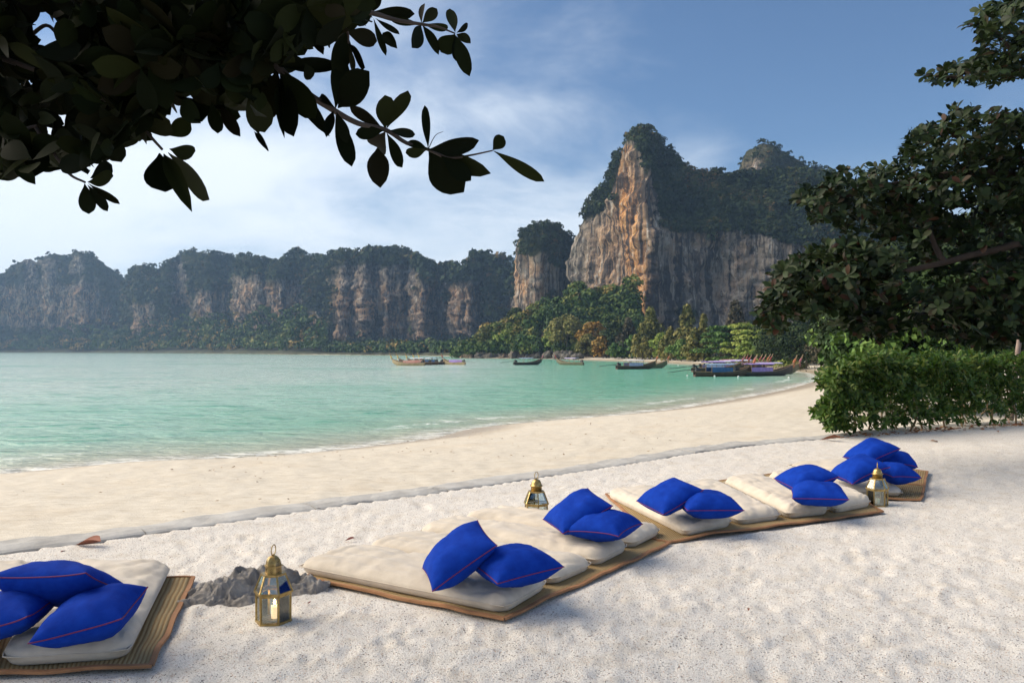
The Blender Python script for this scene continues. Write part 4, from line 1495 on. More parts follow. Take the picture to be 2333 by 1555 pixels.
def mattress(pts, label, seed, T=0.12, z0=0.03, group='cream mattresses on the straw mats'):
    q = quad(pts, z0)
    cq = (q[0] + q[1] + q[2] + q[3]) / 4
    eu = ((q[1] - q[0]) + (q[2] - q[3])).normalized()
    jit = random.Random(seed)
    far = ((q[3] - q[0]) + (q[2] - q[1])).normalized() * jit.uniform(-0.005, 0.04)
    q = [q[0] + eu * 0.026, q[1] - eu * 0.026, q[2] - eu * 0.026 + far, q[3] + eu * 0.026 + far]
    T = T * jit.uniform(0.93, 1.08)
    wu, wv = (q[1] - q[0]).length, (q[3] - q[0]).length
    n, m = 46, 66
    # finer rows near the edges
    sp = lambda k: 0.5 - 0.5 * np.sign(np.cos(np.pi * np.arange(k) / (k - 1))) * np.abs(np.cos(np.pi * np.arange(k) / (k - 1))) ** 0.8
    S, Tt = sp(n), sp(m)
    ss, tt = np.meshgrid(S, Tt)
    B = np.array([[tuple(bil(q, s, t)) for s in S] for t in Tt])
    du, dv = np.minimum(ss, 1 - ss) * wu, np.minimum(tt, 1 - tt) * wv
    r = 0.12
    # rounded rectangle: pull the corners in
    cu, cv = np.clip(1 - du / r, 0, 1), np.clip(1 - dv / r, 0, 1)
    e = np.clip(1 - np.sqrt(cu ** 2 + cv ** 2), 0, 1)
    f = np.sqrt(np.clip(1 - (1 - e) ** 2, 0, 1))
    pin = np.clip(np.sqrt(cu ** 2 + cv ** 2) - 1, 0, 1)
    ctr = np.array(tuple((q[0] + q[1] + q[2] + q[3]) / 4))
    B[..., :2] += (ctr[:2] - B[..., :2]) / np.linalg.norm(ctr[:2] - B[..., :2], axis=-1, keepdims=True).clip(0.05) * (pin * 0.06)[..., None]
    p = np.stack([ss * wu, tt * wv, ss * 0 + seed], -1)
    wr = fbm(p * [9, 2.2, 1], 3, seed) * 0.020 + fbm(p * [3, 5, 1], 3, seed + 4) * 0.015 - np.exp(-(perlin(p * [2.2, 3.6, 1], seed + 5) / 0.08) ** 2) * 0.012 - np.exp(-(perlin(p * [7.0, 1.6, 1] + 3, seed + 6) / 0.09) ** 2) * 0.009
    crease = -0.016 * np.exp(-((tt * wv - wv * (0.34 + 0.04 * np.sin(ss * 5 + seed))) / 0.035) ** 2) - 0.012 * np.exp(-((tt * wv - wv * 0.68) / 0.03) ** 2)
    puck = np.exp(-np.minimum(du, dv) / 0.10) * np.abs(perlin(p * [11, 11, 1], seed + 8)) * -0.022
    zm = T * 0.42
    mid = 0.020 * np.sin(np.pi * ss) * np.sin(np.pi * tt) ** 0.5
    ztop = zm + (T - zm + mid + wr + crease + puck) * f
    zbot = zm - zm * np.minimum(1, f * 1.6)
    V1 = np.concatenate([B[..., :2], (B[..., 2] + ztop)[..., None]], -1).reshape(-1, 3)
    V2 = np.concatenate([B[..., :2], (B[..., 2] + zbot)[..., None]], -1).reshape(-1, 3)
    # side bulge
    F = grid_faces(m, n)
    o = new_obj('mattress', mesh_np('mattress', np.vstack([V1, V2]), np.vstack([F, F[:, ::-1] + len(V1)]), fm.m, True), None, label, 'mattress', group)
    rim = [j for j in range(n)] + [i * n + n - 1 for i in range(1, m)] + [(m - 1) * n + j for j in range(n - 2, -1, -1)] + [i * n for i in range(m - 2, 0, -1)]
    MB().tube([V1[i] for i in rim], 0.0042, 5, closed=True).build('seam', fm.m, o, True)
    return o


pm = Mat('blue_cotton')
co = pm.coord()
b1 = pm.noise(co, 14, 4, 0.6)
b2 = pm.noise(co, 320, 2, 0.6)
pm.p(col=pm.ramp(b1, [(0.3, (0.004, 0.030, 0.27)), (0.7, (0.006, 0.046, 0.37))]), rough=0.9, spec=0.08, normal=pm.bump(pm.math('ADD', b1, pm.math('MULTIPLY', b2, 0.3)), 0.3, 0.01))
PIPE = simple('plum_piping', (0.15, 0.010, 0.065), 0.7, 0.1, 20.0)


def pillow(x, y, Y, yaw, roll, pitch, label, seed, size=0.50, H=0.118):
    n = 30
    t = np.sin(np.linspace(-1, 1, n) * math.pi / 2)
    a, b = np.meshgrid(t, t)
    g = np.random.default_rng(seed)
    c = 0.055
    hx = a * (1 - c * (1 - b * b) * np.abs(a)) * size / 2
    hy = b * (1 - c * (1 - a * a) * np.abs(b)) * size / 2
    th = ((1 - np.abs(a) ** 3.2) * (1 - np.abs(b) ** 3.2)).clip(0) ** 0.5
    th = th * (0.86 + 0.14 * (1 - a * a) * (1 - b * b))
    p = np.stack([a * 1.6, b * 1.6, a * 0 + seed], -1)
    lop = 1 + 0.22 * perlin(p * 0.8, seed + 3)
    wr = fbm(p * 1.8, 3, seed) * 0.010 + np.abs(perlin(p * [3.4, 3.4, 1], seed + 1)) * -0.014 * (np.maximum(np.abs(a), np.abs(b)) ** 3) - np.exp(-(perlin(p * 1.5 + 4, seed + 2) / 0.06) ** 2) * 0.004
    # corners turn up or down a little
    tw = (a * b) * g.uniform(-0.015, 0.015) + (np.abs(a * b) ** 3) * g.uniform(-0.02, 0.02)
    up = np.stack([hx, hy, H * th * lop + wr * th + tw], -1).reshape(-1, 3)
    dn = np.stack([hx, hy, -H * th * lop * 0.9 + wr * th + tw], -1).reshape(-1, 3)
    F = grid_faces(n, n)
    o = new_obj('pillow', mesh_np('pillow', np.vstack([up, dn]), np.vstack([F, F[:, ::-1] + n * n]), pm.m, True), None, label, 'pillow', 'royal blue pillows')
    rim = [j for j in range(n)] + [i * n + n - 1 for i in range(1, n)] + [(n - 1) * n + j for j in range(n - 2, -1, -1)] + [i * n for i in range(n - 2, 0, -1)]
    MB().tube([up[i] for i in rim], 0.0036, 6, closed=True).build('piping', PIPE, o, True)
    o.location = P(x, y, Y)
    o.rotation_euler = (Matrix.Rotation(R(yaw), 3, 'Z') @ Matrix.Rotation(R(-roll), 3, 'Y') @ Matrix.Rotation(R(pitch), 3, 'X')).to_euler()
    return o


straw_mat([(-330, 1556), (346, 1522), (443, 1318), (-260, 1322)], 'straw mat with brown binding under the mattress cut by the picture edge', 3)
straw_mat([(1146, 1413), (1528, 1240), (1165, 1158), (690, 1318)], 'large straw mat under the four-mattress bed in the middle', 4)
straw_mat([(1500, 1238), (2014, 1168), (1850, 1070), (1380, 1128)], 'straw mat under the four-mattress bed beside the far lantern', 5, 0.004)
straw_mat([(1880, 1132), (2100, 1141), (2108, 1106), (1950, 1072)], 'near straw mat sticking out below the farthest mattresses'.replace('farthest', 'last'), 6)
straw_mat([(1960, 1094), (2106, 1108), (2114, 1077), (1950, 1050)], 'upper straw mat sticking out behind the last mattresses', 7, 0.006)

mattress([(-12, 1523), (306, 1503), (398, 1306), (118, 1306)], 'cream mattress under three pillows, beside the rock', 21)
mattress([(-330, 1540), (-18, 1524), (112, 1306), (-170, 1308)], 'cream mattress cut off by the picture edge under the pillow pile', 22)
# the middle bed: four strips side by side
for k, (pts, lab) in enumerate([
        ([(1146, 1404), (1256, 1338), (820, 1262), (668, 1306)], 'long cream mattress at the front of the middle bed, two pillows on it'),
        ([(1258, 1337), (1358, 1294), (946, 1226), (824, 1262)], 'second cream mattress from the front of the middle bed'),
        ([(1360, 1293), (1438, 1253), (1048, 1196), (948, 1225)], 'third cream mattress from the front of the middle bed'),
        ([(1440, 1252), (1512, 1216), (1146, 1174), (1050, 1195)], 'last cream mattress of the middle bed, in front of the lantern')]):
    mattress(pts, lab, 31 + k, 0.12 + 0.008 * (k == 0))
for k, (pts, lab) in enumerate([
        ([(1555, 1224), (1676, 1198), (1515, 1122), (1378, 1134)], 'first cream mattress of the longer bed, two pillows across it'),
        ([(1678, 1198), (1787, 1183), (1640, 1108), (1517, 1121)], 'second cream mattress of the longer bed, bare of pillows'),
        ([(1789, 1183), (1897, 1171), (1742, 1096), (1642, 1107)], 'third cream mattress of the longer bed, under a stacked pillow pair'),
        ([(1899, 1171), (1991, 1153), (1842, 1084), (1744, 1095)], 'last cream mattress of the longer bed, beside the lantern with candle')]):
    mattress(pts, lab, 41 + k, 0.125)
mattress([(1880, 1126), (2066, 1132), (1990, 1078), (1742, 1094)], 'cream mattress under the four-pillow pile, its end over the mat', 51, 0.11)
mattress([(2000, 1094), (2084, 1096), (1945, 1054), (1790, 1066)], 'cream mattress behind the four-pillow pile', 52, 0.10)

pillow(146, 1334, 4.50, -3, 2, -26, 'blue pillow propped on top of the pile of three', 61, 0.54)
pillow(210, 1402, 4.26, 8, 14, 3, 'blue pillow lying in front of the pile of three', 62, 0.45)
pillow(14, 1400, 4.28, 6, 12, 2, 'blue pillow cut by the picture edge, lowest of three', 63, 0.42)
pillow(1042, 1265, 5.25, 12, 36, 6, 'blue pillow leaning up on the front mattress of the middle bed', 64, 0.48)
pillow(1170, 1286, 5.20, 28, 2, 2, 'blue pillow lying flat on the front mattress of the middle bed', 65, 0.47)
pillow(1314, 1166, 6.55, 16, 28, 6, 'blue pillow leaning beside the middle lantern', 66, 0.46)
pillow(1376, 1197, 6.38, -32, 2, 2, 'blue pillow lying flat on the last strip of the middle bed', 67, 0.46)
pillow(1526, 1131, 7.35, 20, 25, 6, 'blue pillow leaning on the first strip of the longer bed', 68, 0.45)
pillow(1611, 1148, 7.27, 4, 0, 2, 'blue pillow lying flat on the first strip of the longer bed', 69, 0.50)
pillow(1836, 1090, 8.15, 8, 14, 4, 'upper blue pillow of the stacked pair on the longer bed', 70, 0.46)
pillow(1864, 1124, 7.85, -16, 0, 2, 'lower blue pillow of the stacked pair on the longer bed', 71, 0.50)
pillow(1954, 1068, 9.12, 8, 24, 6, 'large blue pillow in front of the four-pillow pile', 72, 0.48)
pillow(2040, 1078, 9.22, 14, -4, 3, 'blue pillow behind the ring of the lantern with candle', 73, 0.38)
pillow(1984, 1029, 9.6, 14, 22, 4, 'topmost blue pillow of the four-pillow pile', 74, 0.46)
pillow(2044, 1049, 9.7, -14, -8, 4, 'rear blue pillow of the four-pillow pile', 75, 0.38)

# the gravel, pressed level under the mats
q = gravel_q
z = gravel_z.copy()
for mq in MATS:
    ins = inside(q, mq)
    dd = seg_dist(q, mq, True)
    f = np.where(ins, 1.0, np.exp(-(dd / 0.07) ** 2))
    z = np.where(z > -0.5, z * (1 - f) + f * np.minimum(z * 0.1, -0.004), z)
    z = np.where((~ins) & (z > -0.5), z + 0.012 * np.exp(-((dd - 0.09) / 0.05) ** 2), z)
for (x, y) in ((623, 1414), (1222, 1192), (1999, 1151)):
    c = G(x, y)
    dd = np.hypot(q[:, 0] - c.x, q[:, 1] - c.y)
    z = np.where(dd < 0.4, z * (1 - np.exp(-(dd / 0.16) ** 4)), z)
GF = grid_faces(*gravel_n)
keep_v = gravel_in | (gravel_dk < 0.3)
GF = GF[keep_v[GF].all(1)]
new_obj('gravel_terrace', mesh_np('gravel_terrace', np.column_stack([q, z]), GF, gm.m, True), kind='structure', label='white coral gravel terrace with scuffed hollows')

# scraps of dry leaf blown over the beach sand
g = np.random.default_rng(123)
bx = np.column_stack([g.uniform(-9, 7, 900), g.uniform(7.5, 34, 900)])
bx = bx[(~inside(bx, TERRACE)) & (seg_dist(bx, KB) > 0.6) & (shore_d(bx) > 0.8)][:230]
nb_ = len(bx)
DRYB = leaf_mat('beach_scrap', stops((0.20, 0.10, 0.05), (0.32, 0.20, 0.10), (0.42, 0.28, 0.13), (0.16, 0.11, 0.07)), 0.8)
scr = bulk('beach_leaf_litter', leaf_geo(0.38, 4, 0.3, -0.12), frames(np.column_stack([g.normal(size=(nb_, 2)), g.normal(size=nb_) * 0.1]), np.column_stack([g.normal(size=(nb_, 2)) * 0.3, np.ones(nb_)])),
           np.column_stack([bx, land_z(bx) + 0.035]), g.uniform(0.03, 0.11, nb_), DRYB, g.random(nb_) * 0.98)
new_obj('beach_leaf_litter', scr, kind='stuff', label='small dry leaf scraps scattered over the beach sand')

# ================================================================ lanterns
brm = Mat('aged_brass')
co = brm.coord()
b1 = brm.noise(co, 30, 5, 0.6)
brm.p(col=brm.ramp(b1, [(0.3, (0.25, 0.165, 0.06)), (0.55, (0.46, 0.33, 0.13)), (0.8, (0.60, 0.47, 0.23))]), metal=0.85, rough=brm.rng(b1, 0.3, 0.7, 0.5, 0.3), normal=brm.bump(b1, 0.3, 0.003))
tinm = simple('tin_plate', (0.16, 0.15, 0.145), 0.4, 0.25, 30.0)
glm = Mat('lantern_glass')
gl = glm.node('ShaderNodeBsdfGlossy')
gl.inputs['Roughness'].default_value = 0.03
gl.inputs[0].default_value = (0.9, 0.95, 0.95, 1)
trn = glm.node('ShaderNodeBsdfTransparent')
trn.inputs[0].default_value = (0.90, 0.94, 0.93, 1)
fr = glm.node('ShaderNodeFresnel')
fr.inputs[0].default_value = 1.5
glm.surface(glm.shade_mix(glm.math('ADD', fr.outputs[0], 0.10), trn.outputs[0], gl.outputs[0]))
WAX = Mat('candle_wax')
WAX.p(col=(0.85, 0.78, 0.66), rough=0.5, sub=0.6)
FLAME = Mat('flame')
FLAME.p(col=(1, 0.6, 0.2), emit=(1.0, 0.55, 0.18), estr=40.0)
GLOWWAX = Mat('lit_candle_wax')
GLOWWAX.p(col=(0.9, 0.8, 0.62), rough=0.5, sub=0.7, emit=(1.0, 0.62, 0.30), estr=0.55)  # flame light showing through the wax, added as emission


def hexa(r, z, rot=0.0):
    return [Vector((r * math.cos(rot + k * math.pi / 3), r * math.sin(rot + k * math.pi / 3), z)) for k in range(6)]


def lantern(x, y, label, rot, s=1.0, round_cap=False):
    c = G(x, y)
    root = empty('lantern', (c.x, c.y, 0.0), label, 'lantern', 'brass hexagonal lanterns', (0, 0, rot))
    root.scale = (s, s, s)
    b0, b1_, w0, t0 = hexa(0.103, 0.008), hexa(0.104, 0.172), hexa(0.114, 0.186), hexa(0.072, 0.288)
    base = MB()
    V = hexa(0.112, 0.0) + hexa(0.112, 0.014)
    base.add(V, [(0, 5, 4, 3, 2, 1), (6, 7, 8, 9, 10, 11)] + [(k, (k + 1) % 6, (k + 1) % 6 + 6, k + 6) for k in range(6)])
    base.build('base', brm.m, root)
    MB().lathe([(0.005, 0.0155), (0.066, 0.0155), (0.07, 0.024), (0.062, 0.021), (0.006, 0.021)], 18).build('candle_dish', tinm, root)
    for k in range(6):
        k2 = (k + 1) % 6
        MB().bar(b0[k], b1_[k], 0.011, 0.011).build('post', brm.m, root)
        MB().bar(w0[k], t0[k], 0.010, 0.010).build('rafter', brm.m, root)
        for (P0, P1, w_, nm) in ((b0, None, 0.009, 'bottom_rail'), (b1_, None, 0.011, 'waist_rail'), (w0, None, 0.012, 'eave_rail'), (t0, None, 0.009, 'top_rail')):
            MB().bar(P0[k], P0[k2], w_, w_).build(nm, brm.m, root)
        for (A, B_) in ((b0, b1_), (w0, t0)):
            q4 = [A[k], A[k2], B_[k2], B_[k]]
            cc = (q4[0] + q4[1] + q4[2] + q4[3]) / 4
            q4 = [cc + (p - cc) * 0.95 for p in q4]
            nn = (q4[1] - q4[0]).cross(q4[3] - q4[0]).normalized() * 0.001
            MB().add([p + nn for p in q4] + [p - nn for p in q4], [(0, 1, 2, 3), (7, 6, 5, 4), (0, 4, 5, 1), (1, 5, 6, 2), (2, 6, 7, 3), (3, 7, 4, 0)]).build('pane', glm.m, root)
    ns = 20 if round_cap else 6
    MB().add(hexa(0.077, 0.286) + hexa(0.077, 0.296), [(0, 5, 4, 3, 2, 1), (6, 7, 8, 9, 10, 11)] + [(k, (k + 1) % 6, (k + 1) % 6 + 6, k + 6) for k in range(6)]).build('top_plate', brm.m, root)
    cap = MB().lathe([(0.050, 0.296), (0.049, 0.336), (0.058, 0.338), (0.058, 0.344), (0.048, 0.345), (0.046, 0.36), (0.040, 0.378), (0.029, 0.393), (0.014, 0.401), (0.004, 0.402)], ns)
    capo = cap.build('dome', brm.m, root, round_cap)
    # pierced pattern on the dome's faces
    dk = simple('pierced_hole', (0.02, 0.016, 0.01), 0.9, 0.1) if 'pierced_hole' not in bpy.data.materials else bpy.data.materials['pierced_hole']
    for k in range(6):
        a = (k + 0.5) * math.pi / 3
        for (zz, rr, sc) in ((0.316, 0.0438, 1.0), (0.360, 0.0405, 0.85)):
            mb = MB()
            for (dx, dz) in ((0, 0), (0.007, 0.007), (-0.007, 0.007), (0.007, -0.007), (-0.007, -0.007), (0, 0.011), (0, -0.011)):
                pc = Vector((rr * math.cos(a), rr * math.sin(a), zz)) + Vector((-math.sin(a), math.cos(a), 0)) * dx * sc + Vector((0, 0, dz * sc))
                mb.box(pc, (0.0034 * sc, 0.0034 * sc, 0.0034 * sc), Euler((0, 0, a)))
            mb.build('pierced_motif', dk, capo)
    MB().lathe([(0.008, 0.400), (0.007, 0.408), (0.004, 0.410)], 8).build('finial', brm.m, root)
    MB().tube([(0.031 * math.cos(t), 0.012 * math.cos(t), 0.434 + 0.031 * math.sin(t)) for t in np.linspace(0, 2 * math.pi, 24, endpoint=False)], 0.0032, 6, closed=True).build('ring', brm.m, root, True)
    return c, root


def candle(c, h, lit, label, z=0.021, off=(0, 0)):
    root = empty('candle', (c.x + off[0], c.y + off[1], z), label, 'candle')
    MB().lathe([(0.021, 0.0), (0.022, 0.01), (0.0215, h), (0.017, h - 0.003), (0.003, h - 0.004)], 16).build('wax', GLOWWAX.m if lit else WAX.m, root, True)
    MB().tube([(0, 0, h - 0.006), (0.001, 0, h + 0.012)], 0.0014, 5).build('wick', ENGINE, root)
    if lit:
        MB().lathe([(0.001, h + 0.006), (0.0055, h + 0.013), (0.006, h + 0.019), (0.0035, h + 0.03), (0.0005, h + 0.042)], 10).build('flame', FLAME.m, root, True)


c, _ = lantern(623, 1414, 'large brass lantern beside the rock, its candle lit', R(62), 1.0)
candle(c, 0.075, True, 'short glowing candle inside the lantern beside the rock', off=(0.008, 0.0))
c, _ = lantern(1222, 1192, 'round-topped brass lantern half hidden behind the middle bed', R(38), 1.06, True)
candle(c, 0.05, False, 'low candle in the lantern behind the middle bed', z=0.022)
c, _ = lantern(1999, 1151, 'brass lantern standing at the end of the longer bed', R(48), 0.99, True)
candle(c, 0.055, False, 'short white candle in the lantern at the end of the longer bed')

# ================================================================ rock and fallen leaves on the gravel
rk = Mat('grey_rock')
co = rk.coord()
r1 = rk.noise(co, 6, 7, 0.65, 0.5)
r2 = rk.noise(co, 28, 5, 0.6)
rk.p(col=rk.ramp(r1, [(0.3, (0.14, 0.128, 0.118)), (0.5, (0.27, 0.25, 0.23)), (0.72, (0.40, 0.375, 0.345))]), rough=0.95, spec=0.15, normal=rk.bump(rk.math('ADD', r1, rk.math('MULTIPLY', r2, 0.5)), 0.8, 0.03))


def gravel_rock():
    n, m = 220, 130
    c = G(562, 1356)
    x = np.linspace(-0.50, 0.52, n)
    y = np.linspace(-0.34, 0.36, m)
    xx, yy = np.meshgrid(x, y)
    e = lambda cx, cy, sx_, sy_, h, an=0.0: h * np.exp(-((((xx - cx) * math.cos(an) + (yy - cy) * math.sin(an)) / sx_) ** 2 + ((-(xx - cx) * math.sin(an) + (yy - cy) * math.cos(an)) / sy_) ** 2) ** 1.5)
    h = np.maximum.reduce([e(-0.12, -0.06, 0.20, 0.13, 0.15, 0.4), e(-0.04, 0.05, 0.17, 0.13, 0.20), e(0.14, 0.12, 0.22, 0.12, 0.19, 0.2), e(0.38, 0.13, 0.17, 0.11, 0.115), e(-0.30, -0.02, 0.13, 0.12, 0.09), e(-0.26, -0.17, 0.16, 0.09, 0.09), e(0.02, -0.16, 0.16, 0.08, 0.075)])
    p = np.stack([xx, yy, h], -1)
    h = h + np.where(h > 0.01, 1, 0) * (np.abs(fbm(p * 7, 3, 71)) * -0.11 + fbm(p * 14, 3, 73, 0.6) * 0.042 - np.abs(perlin(p * 22, 79)) * 0.016 + 0.025) - 0.035
    xx = xx + fbm(p * 6 + 3, 2, 75) * 0.05
    V = np.stack([xx + c.x, yy + c.y, h], -1).reshape(-1, 3)
    new_obj('rock', mesh_np('rock', V, grid_faces(m, n), rk.m, True), None, 'craggy grey rock half buried in gravel behind the lit lantern', 'rock')


gravel_rock()
DRY = leaf_mat('dry_leaf', stops((0.20, 0.055, 0.045), (0.30, 0.12, 0.05), (0.42, 0.20, 0.06), (0.25, 0.10, 0.06)), 0.7)
dl = leaf_geo(0.42, 7, 0.45, -0.45)
dl_me = [mesh_np('fallen_leaf', leaf_geo(0.42, 7, f_, d_)[0], dl[1], DRY, True) for f_, d_ in ((0.5, -0.14), (0.3, 0.1), (0.35, -0.12))]
for i, (x, y, s, a, kind, lab) in enumerate([
        (172, 1246, 0.25, -12, 0, 'large curled red-brown leaf beside the kerb'), (716, 1163, 0.07, 20, 1, 'small orange leaf on the gravel by the kerb'), (786, 1236, 0.09, 35, 2, 'tan leaf on the gravel before the middle bed'),
        (137, 1262, 0.06, 80, 1, 'tiny brown leaf near the curled red one'), (1868, 1004, 0.34, -35, 2, 'dark narrow leaf at the end of the kerb'), (2118, 1006, 0.17, 10, 1, 'red-brown leaf on the gravel before the hedge'),
        (700, 1382, 0.04, 60, 2, 'tiny dark leaf beside the lit lantern'), (2182, 1302, 0.035, 20, 1, 'tiny brown scrap on the open gravel'), (1705, 1398, 0.035, 70, 2, 'tiny twig-like leaf on the open gravel'), (2275, 986, 0.12, 70, 2, 'brown leaf close to the hedge foot')]):
    p = G(x, y)
    o = new_obj('fallen_leaf', dl_me[kind], None, lab, 'leaf', 'fallen leaves on the gravel')
    o.location = (p.x, p.y, 0.02)
    o.scale = (s, s, s)
    o.rotation_euler = (R(random.uniform(-15, 15)), R(random.uniform(-8, 8)), R(a))
# ================================================================ hedge and trees on the terrace side
HEDGE = leaf_mat('naupaka_leaf', stops((0.018, 0.046, 0.006), (0.032, 0.078, 0.009), (0.050, 0.108, 0.013), (0.078, 0.140, 0.020), (0.13, 0.16, 0.036)), 0.5, 0.18, 0.25)
hleaf = leaf_geo(0.36, 4, 0.12, 0.22, 0.68)
hl_me = mesh_np('leaf', hleaf[0], hleaf[1], HEDGE, True)
STEM = simple('stem_bark', (0.22, 0.15, 0.085), 0.85, 0.3, 12.0)


def leaf_objects(parent, me, Rm, pos, scl, idx, name='leaf'):
    L = Vector(parent.location)
    for i in idx:
        o = new_obj(name, me, parent)
        M = Matrix([list(Rm[i][r]) for r in range(3)]).to_4x4()
        o.matrix_basis = Matrix.Translation(Vector(pos[i]) - L) @ M @ Matrix.Scale(float(scl[i]), 4)


def screen_size(pos, scl):
    return scl / np.maximum(pos[:, 1], 0.5)


def in_frame(pos):
    x = CX + pos[:, 0] / np.maximum(pos[:, 1], 0.1) * FPX
    y = HZ - (pos[:, 2] - CAMZ) / np.maximum(pos[:, 1], 0.1) * FPX
    return (x > 0) & (x < 2333) & (y > 0) & (y < 1555) & (pos[:, 1] > 0.3)


def hedge(label, A, B, depth, hgt, n, seed, col=HEDGE, size=(0.10, 0.165), nobj=300, tops=None):
    g = np.random.default_rng(seed)
    A, B = Vector(A), Vector(B)
    d = (B - A)
    L = d.length
    d.normalize()
    nrm = Vector((d.y, -d.x, 0))     # towards the camera
    away = Vector((A.x, A.y, 0)).normalized()
    root = empty('hedge', tuple(A), label, 'hedge')
    cen, ax, front = [], [], []
    for i in range(n):
        s = g.random() ** 1.15
        u = g.random()
        bump = 0.5 + 0.5 * math.sin(s * 21 + seed) * 0.5 + 0.3 * math.sin(s * 47)
        h = hgt * (0.80 + 0.16 * bump + 0.10 * g.random())
        h *= 0.72 + 0.28 * min(1.0, (s * L + 0.1) / 1.1) ** 0.6
        endf = min(1.0, (s * L + 0.25) / 0.9)
        if u < 0.62:      # front skin
            z = h * (0.10 + 0.9 * g.random() ** 0.85)
            ins = g.random() ** 2 * 0.5 + 0.22 * (z / h) ** 2 + 0.12 * math.sin(s * 33 + z * 5) + (1 - endf) * 0.35 + 0.25 * max(0, 0.35 - z)
            a = nrm * 0.9 + Vector((0, 0, 0.25 + 0.8 * z / h)) - d * (0.9 * (1 - endf))
        elif u < 0.9:     # top
            z = h * g.uniform(0.92, 1.06)
            ins = g.random() * depth
            a = Vector((0, 0, 1)) + nrm * 0.3
        else:             # inside the near end
            z = h * g.uniform(0.15, 1.0)
            s = g.random() * 0.05
            ins = g.random() * depth
            a = -d + Vector((0, 0, 0.4))
        so = s * L - 0.25 * math.sin(z / h * math.pi) * (1 if s < 0.05 else 0)
        so += g.normal() * 0.13 * (1 if s < 0.08 else 0.3) + 0.18 * math.sin(z * 9 + 1.3) * (1 if s < 0.06 else 0)
        if g.random() < 0.10:
            ins -= g.uniform(0.08, 0.28)
            z += g.uniform(0.0, 0.16)
        c = A + d * so + away * ins + Vector((0, 0, z))
        cen.append(c)
        ax.append(a + Vector(g.normal(size=3) * 0.35))
    D, Nn, Po, S = rosettes(cen, ax, 9, (25, 85), size)
    Rm = frames(D, Nn)
    sc = screen_size(Po, S) * in_frame(Po)
    fr_ = (Po - np.array(A)) @ np.array(nrm)
    order = np.argsort(-(sc * (1 + 0.8 * np.clip(fr_ + 0.3, -0.5, 0.5))))
    own = order[:nobj]
    rest = np.setdiff1d(np.arange(len(S)), own)
    me = hl_me if col is HEDGE else mesh_np('leaf', hleaf[0], hleaf[1], col, True)
    leaf_objects(root, me, Rm, Po, S, own)
    new_obj('foliage', bulk('foliage', hleaf, Rm[rest], Po[rest], S[rest], col, g.random(len(rest)) * 0.98), root, kind='stuff', inv=True)
    for i in range(22):
        s = (i + g.random()) / 22 * min(L, 7.0) / L
        b = A + d * (s * L + 0.1) + away * g.uniform(0.15, 0.9)
        b.z = -0.05
        t = b + Vector((g.normal() * 0.2, g.normal() * 0.15, hgt * 0.55))
        m_ = (b + t) / 2 + Vector((g.normal() * 0.1, g.normal() * 0.08, 0))
        MB().tube(smooth_path([b, m_, t], 3), [0.022, 0.021, 0.02, 0.019, 0.017, 0.015, 0.013], 6).build('stem', STEM, root, True, inv=True)
    return root


hA, hB = G(1893, 999), G(2333, 969)
hdir = (hB - hA).normalized()
hedge('thick bright green naupaka hedge growing behind the last mattresses', hA + hdir * 0.15, hB + hdir * 4.0, 2.3, 1.52, 2500, 81)
hedge('second, deeper row of green hedge behind the naupaka one', hA + Vector((2.0, 3.6, 0)), hB + hdir * 5 + Vector((1.4, 3.8, 0)), 2.0, 1.55, 900, 83, size=(0.10, 0.16), nobj=60)

# dry leaves gathered under the hedge foot
g = np.random.default_rng(99)
nlit = 420
sl_ = g.random(nlit) * 9.5
lp = np.array([tuple(hA + hdir * s + Vector((hA.x, hA.y, 0)).normalized() * (abs(g.normal()) * 0.5 - 0.25)) for s in sl_])
lp[:, 2] = 0.012 + g.random(nlit) * 0.025
ld = np.column_stack([g.normal(size=nlit), g.normal(size=nlit), g.normal(size=nlit) * 0.12])
ln_ = np.column_stack([g.normal(size=nlit) * 0.35, g.normal(size=nlit) * 0.35, np.ones(nlit)])
new_obj('dry_leaf_litter', bulk('dry_leaf_litter', leaf_geo(0.4, 4, 0.3, -0.15), frames(ld, ln_), lp, g.uniform(0.06, 0.13, nlit), DRY, g.random(nlit) * 0.98), kind='stuff', label='brown dry leaves gathered along the foot of the hedge')
# trees behind the hedge
NG = 'trees behind the hedge'
near_trees = [(1968, 33, 3.6, 4.4, 'round', 'deep', 'small green tree peeping over the near end of the hedge', 0.13), (2062, 30, 3.5, 4.6, 'round', 'green', 'bright green bushy tree just above the hedge', 0.12),
              (2140, 34, 6.4, 5.5, 'round', 'deep', 'middle green tree between hedge and almond boughs', 0.15), (2225, 29, 6.6, 5.0, 'round', 'deep', 'full green tree behind the pandanus', 0.13),
              (2310, 33, 8.4, 6.0, 'round', 'dark', 'tall dark tree behind the slender trunk', 0.15), (2030, 58, 9.0, 9.0, 'round', 'dark', 'broad dark tree far behind the bright bushy one', 0.24),
              (2170, 62, 12.5, 11.0, 'round', 'dark', 'very tall dark tree deep behind the almond boughs', 0.26), (2330, 55, 14.0, 11.0, 'round', 'dark', 'tallest dark tree at the edge of the wood', 0.24), (1958, 75, 7.5, 8.0, 'round', 'green', 'green tree deep between beach bend and hedge', 0.28)]
for i, (x, Y, h, w, st, cl, lab, lf) in enumerate(near_trees):
    tree('leafy_tree', x, Y, h, w, st, cl, lab, 900 + i, NG, leaf=lf, npuff=44, k=130, zb=-0.3)


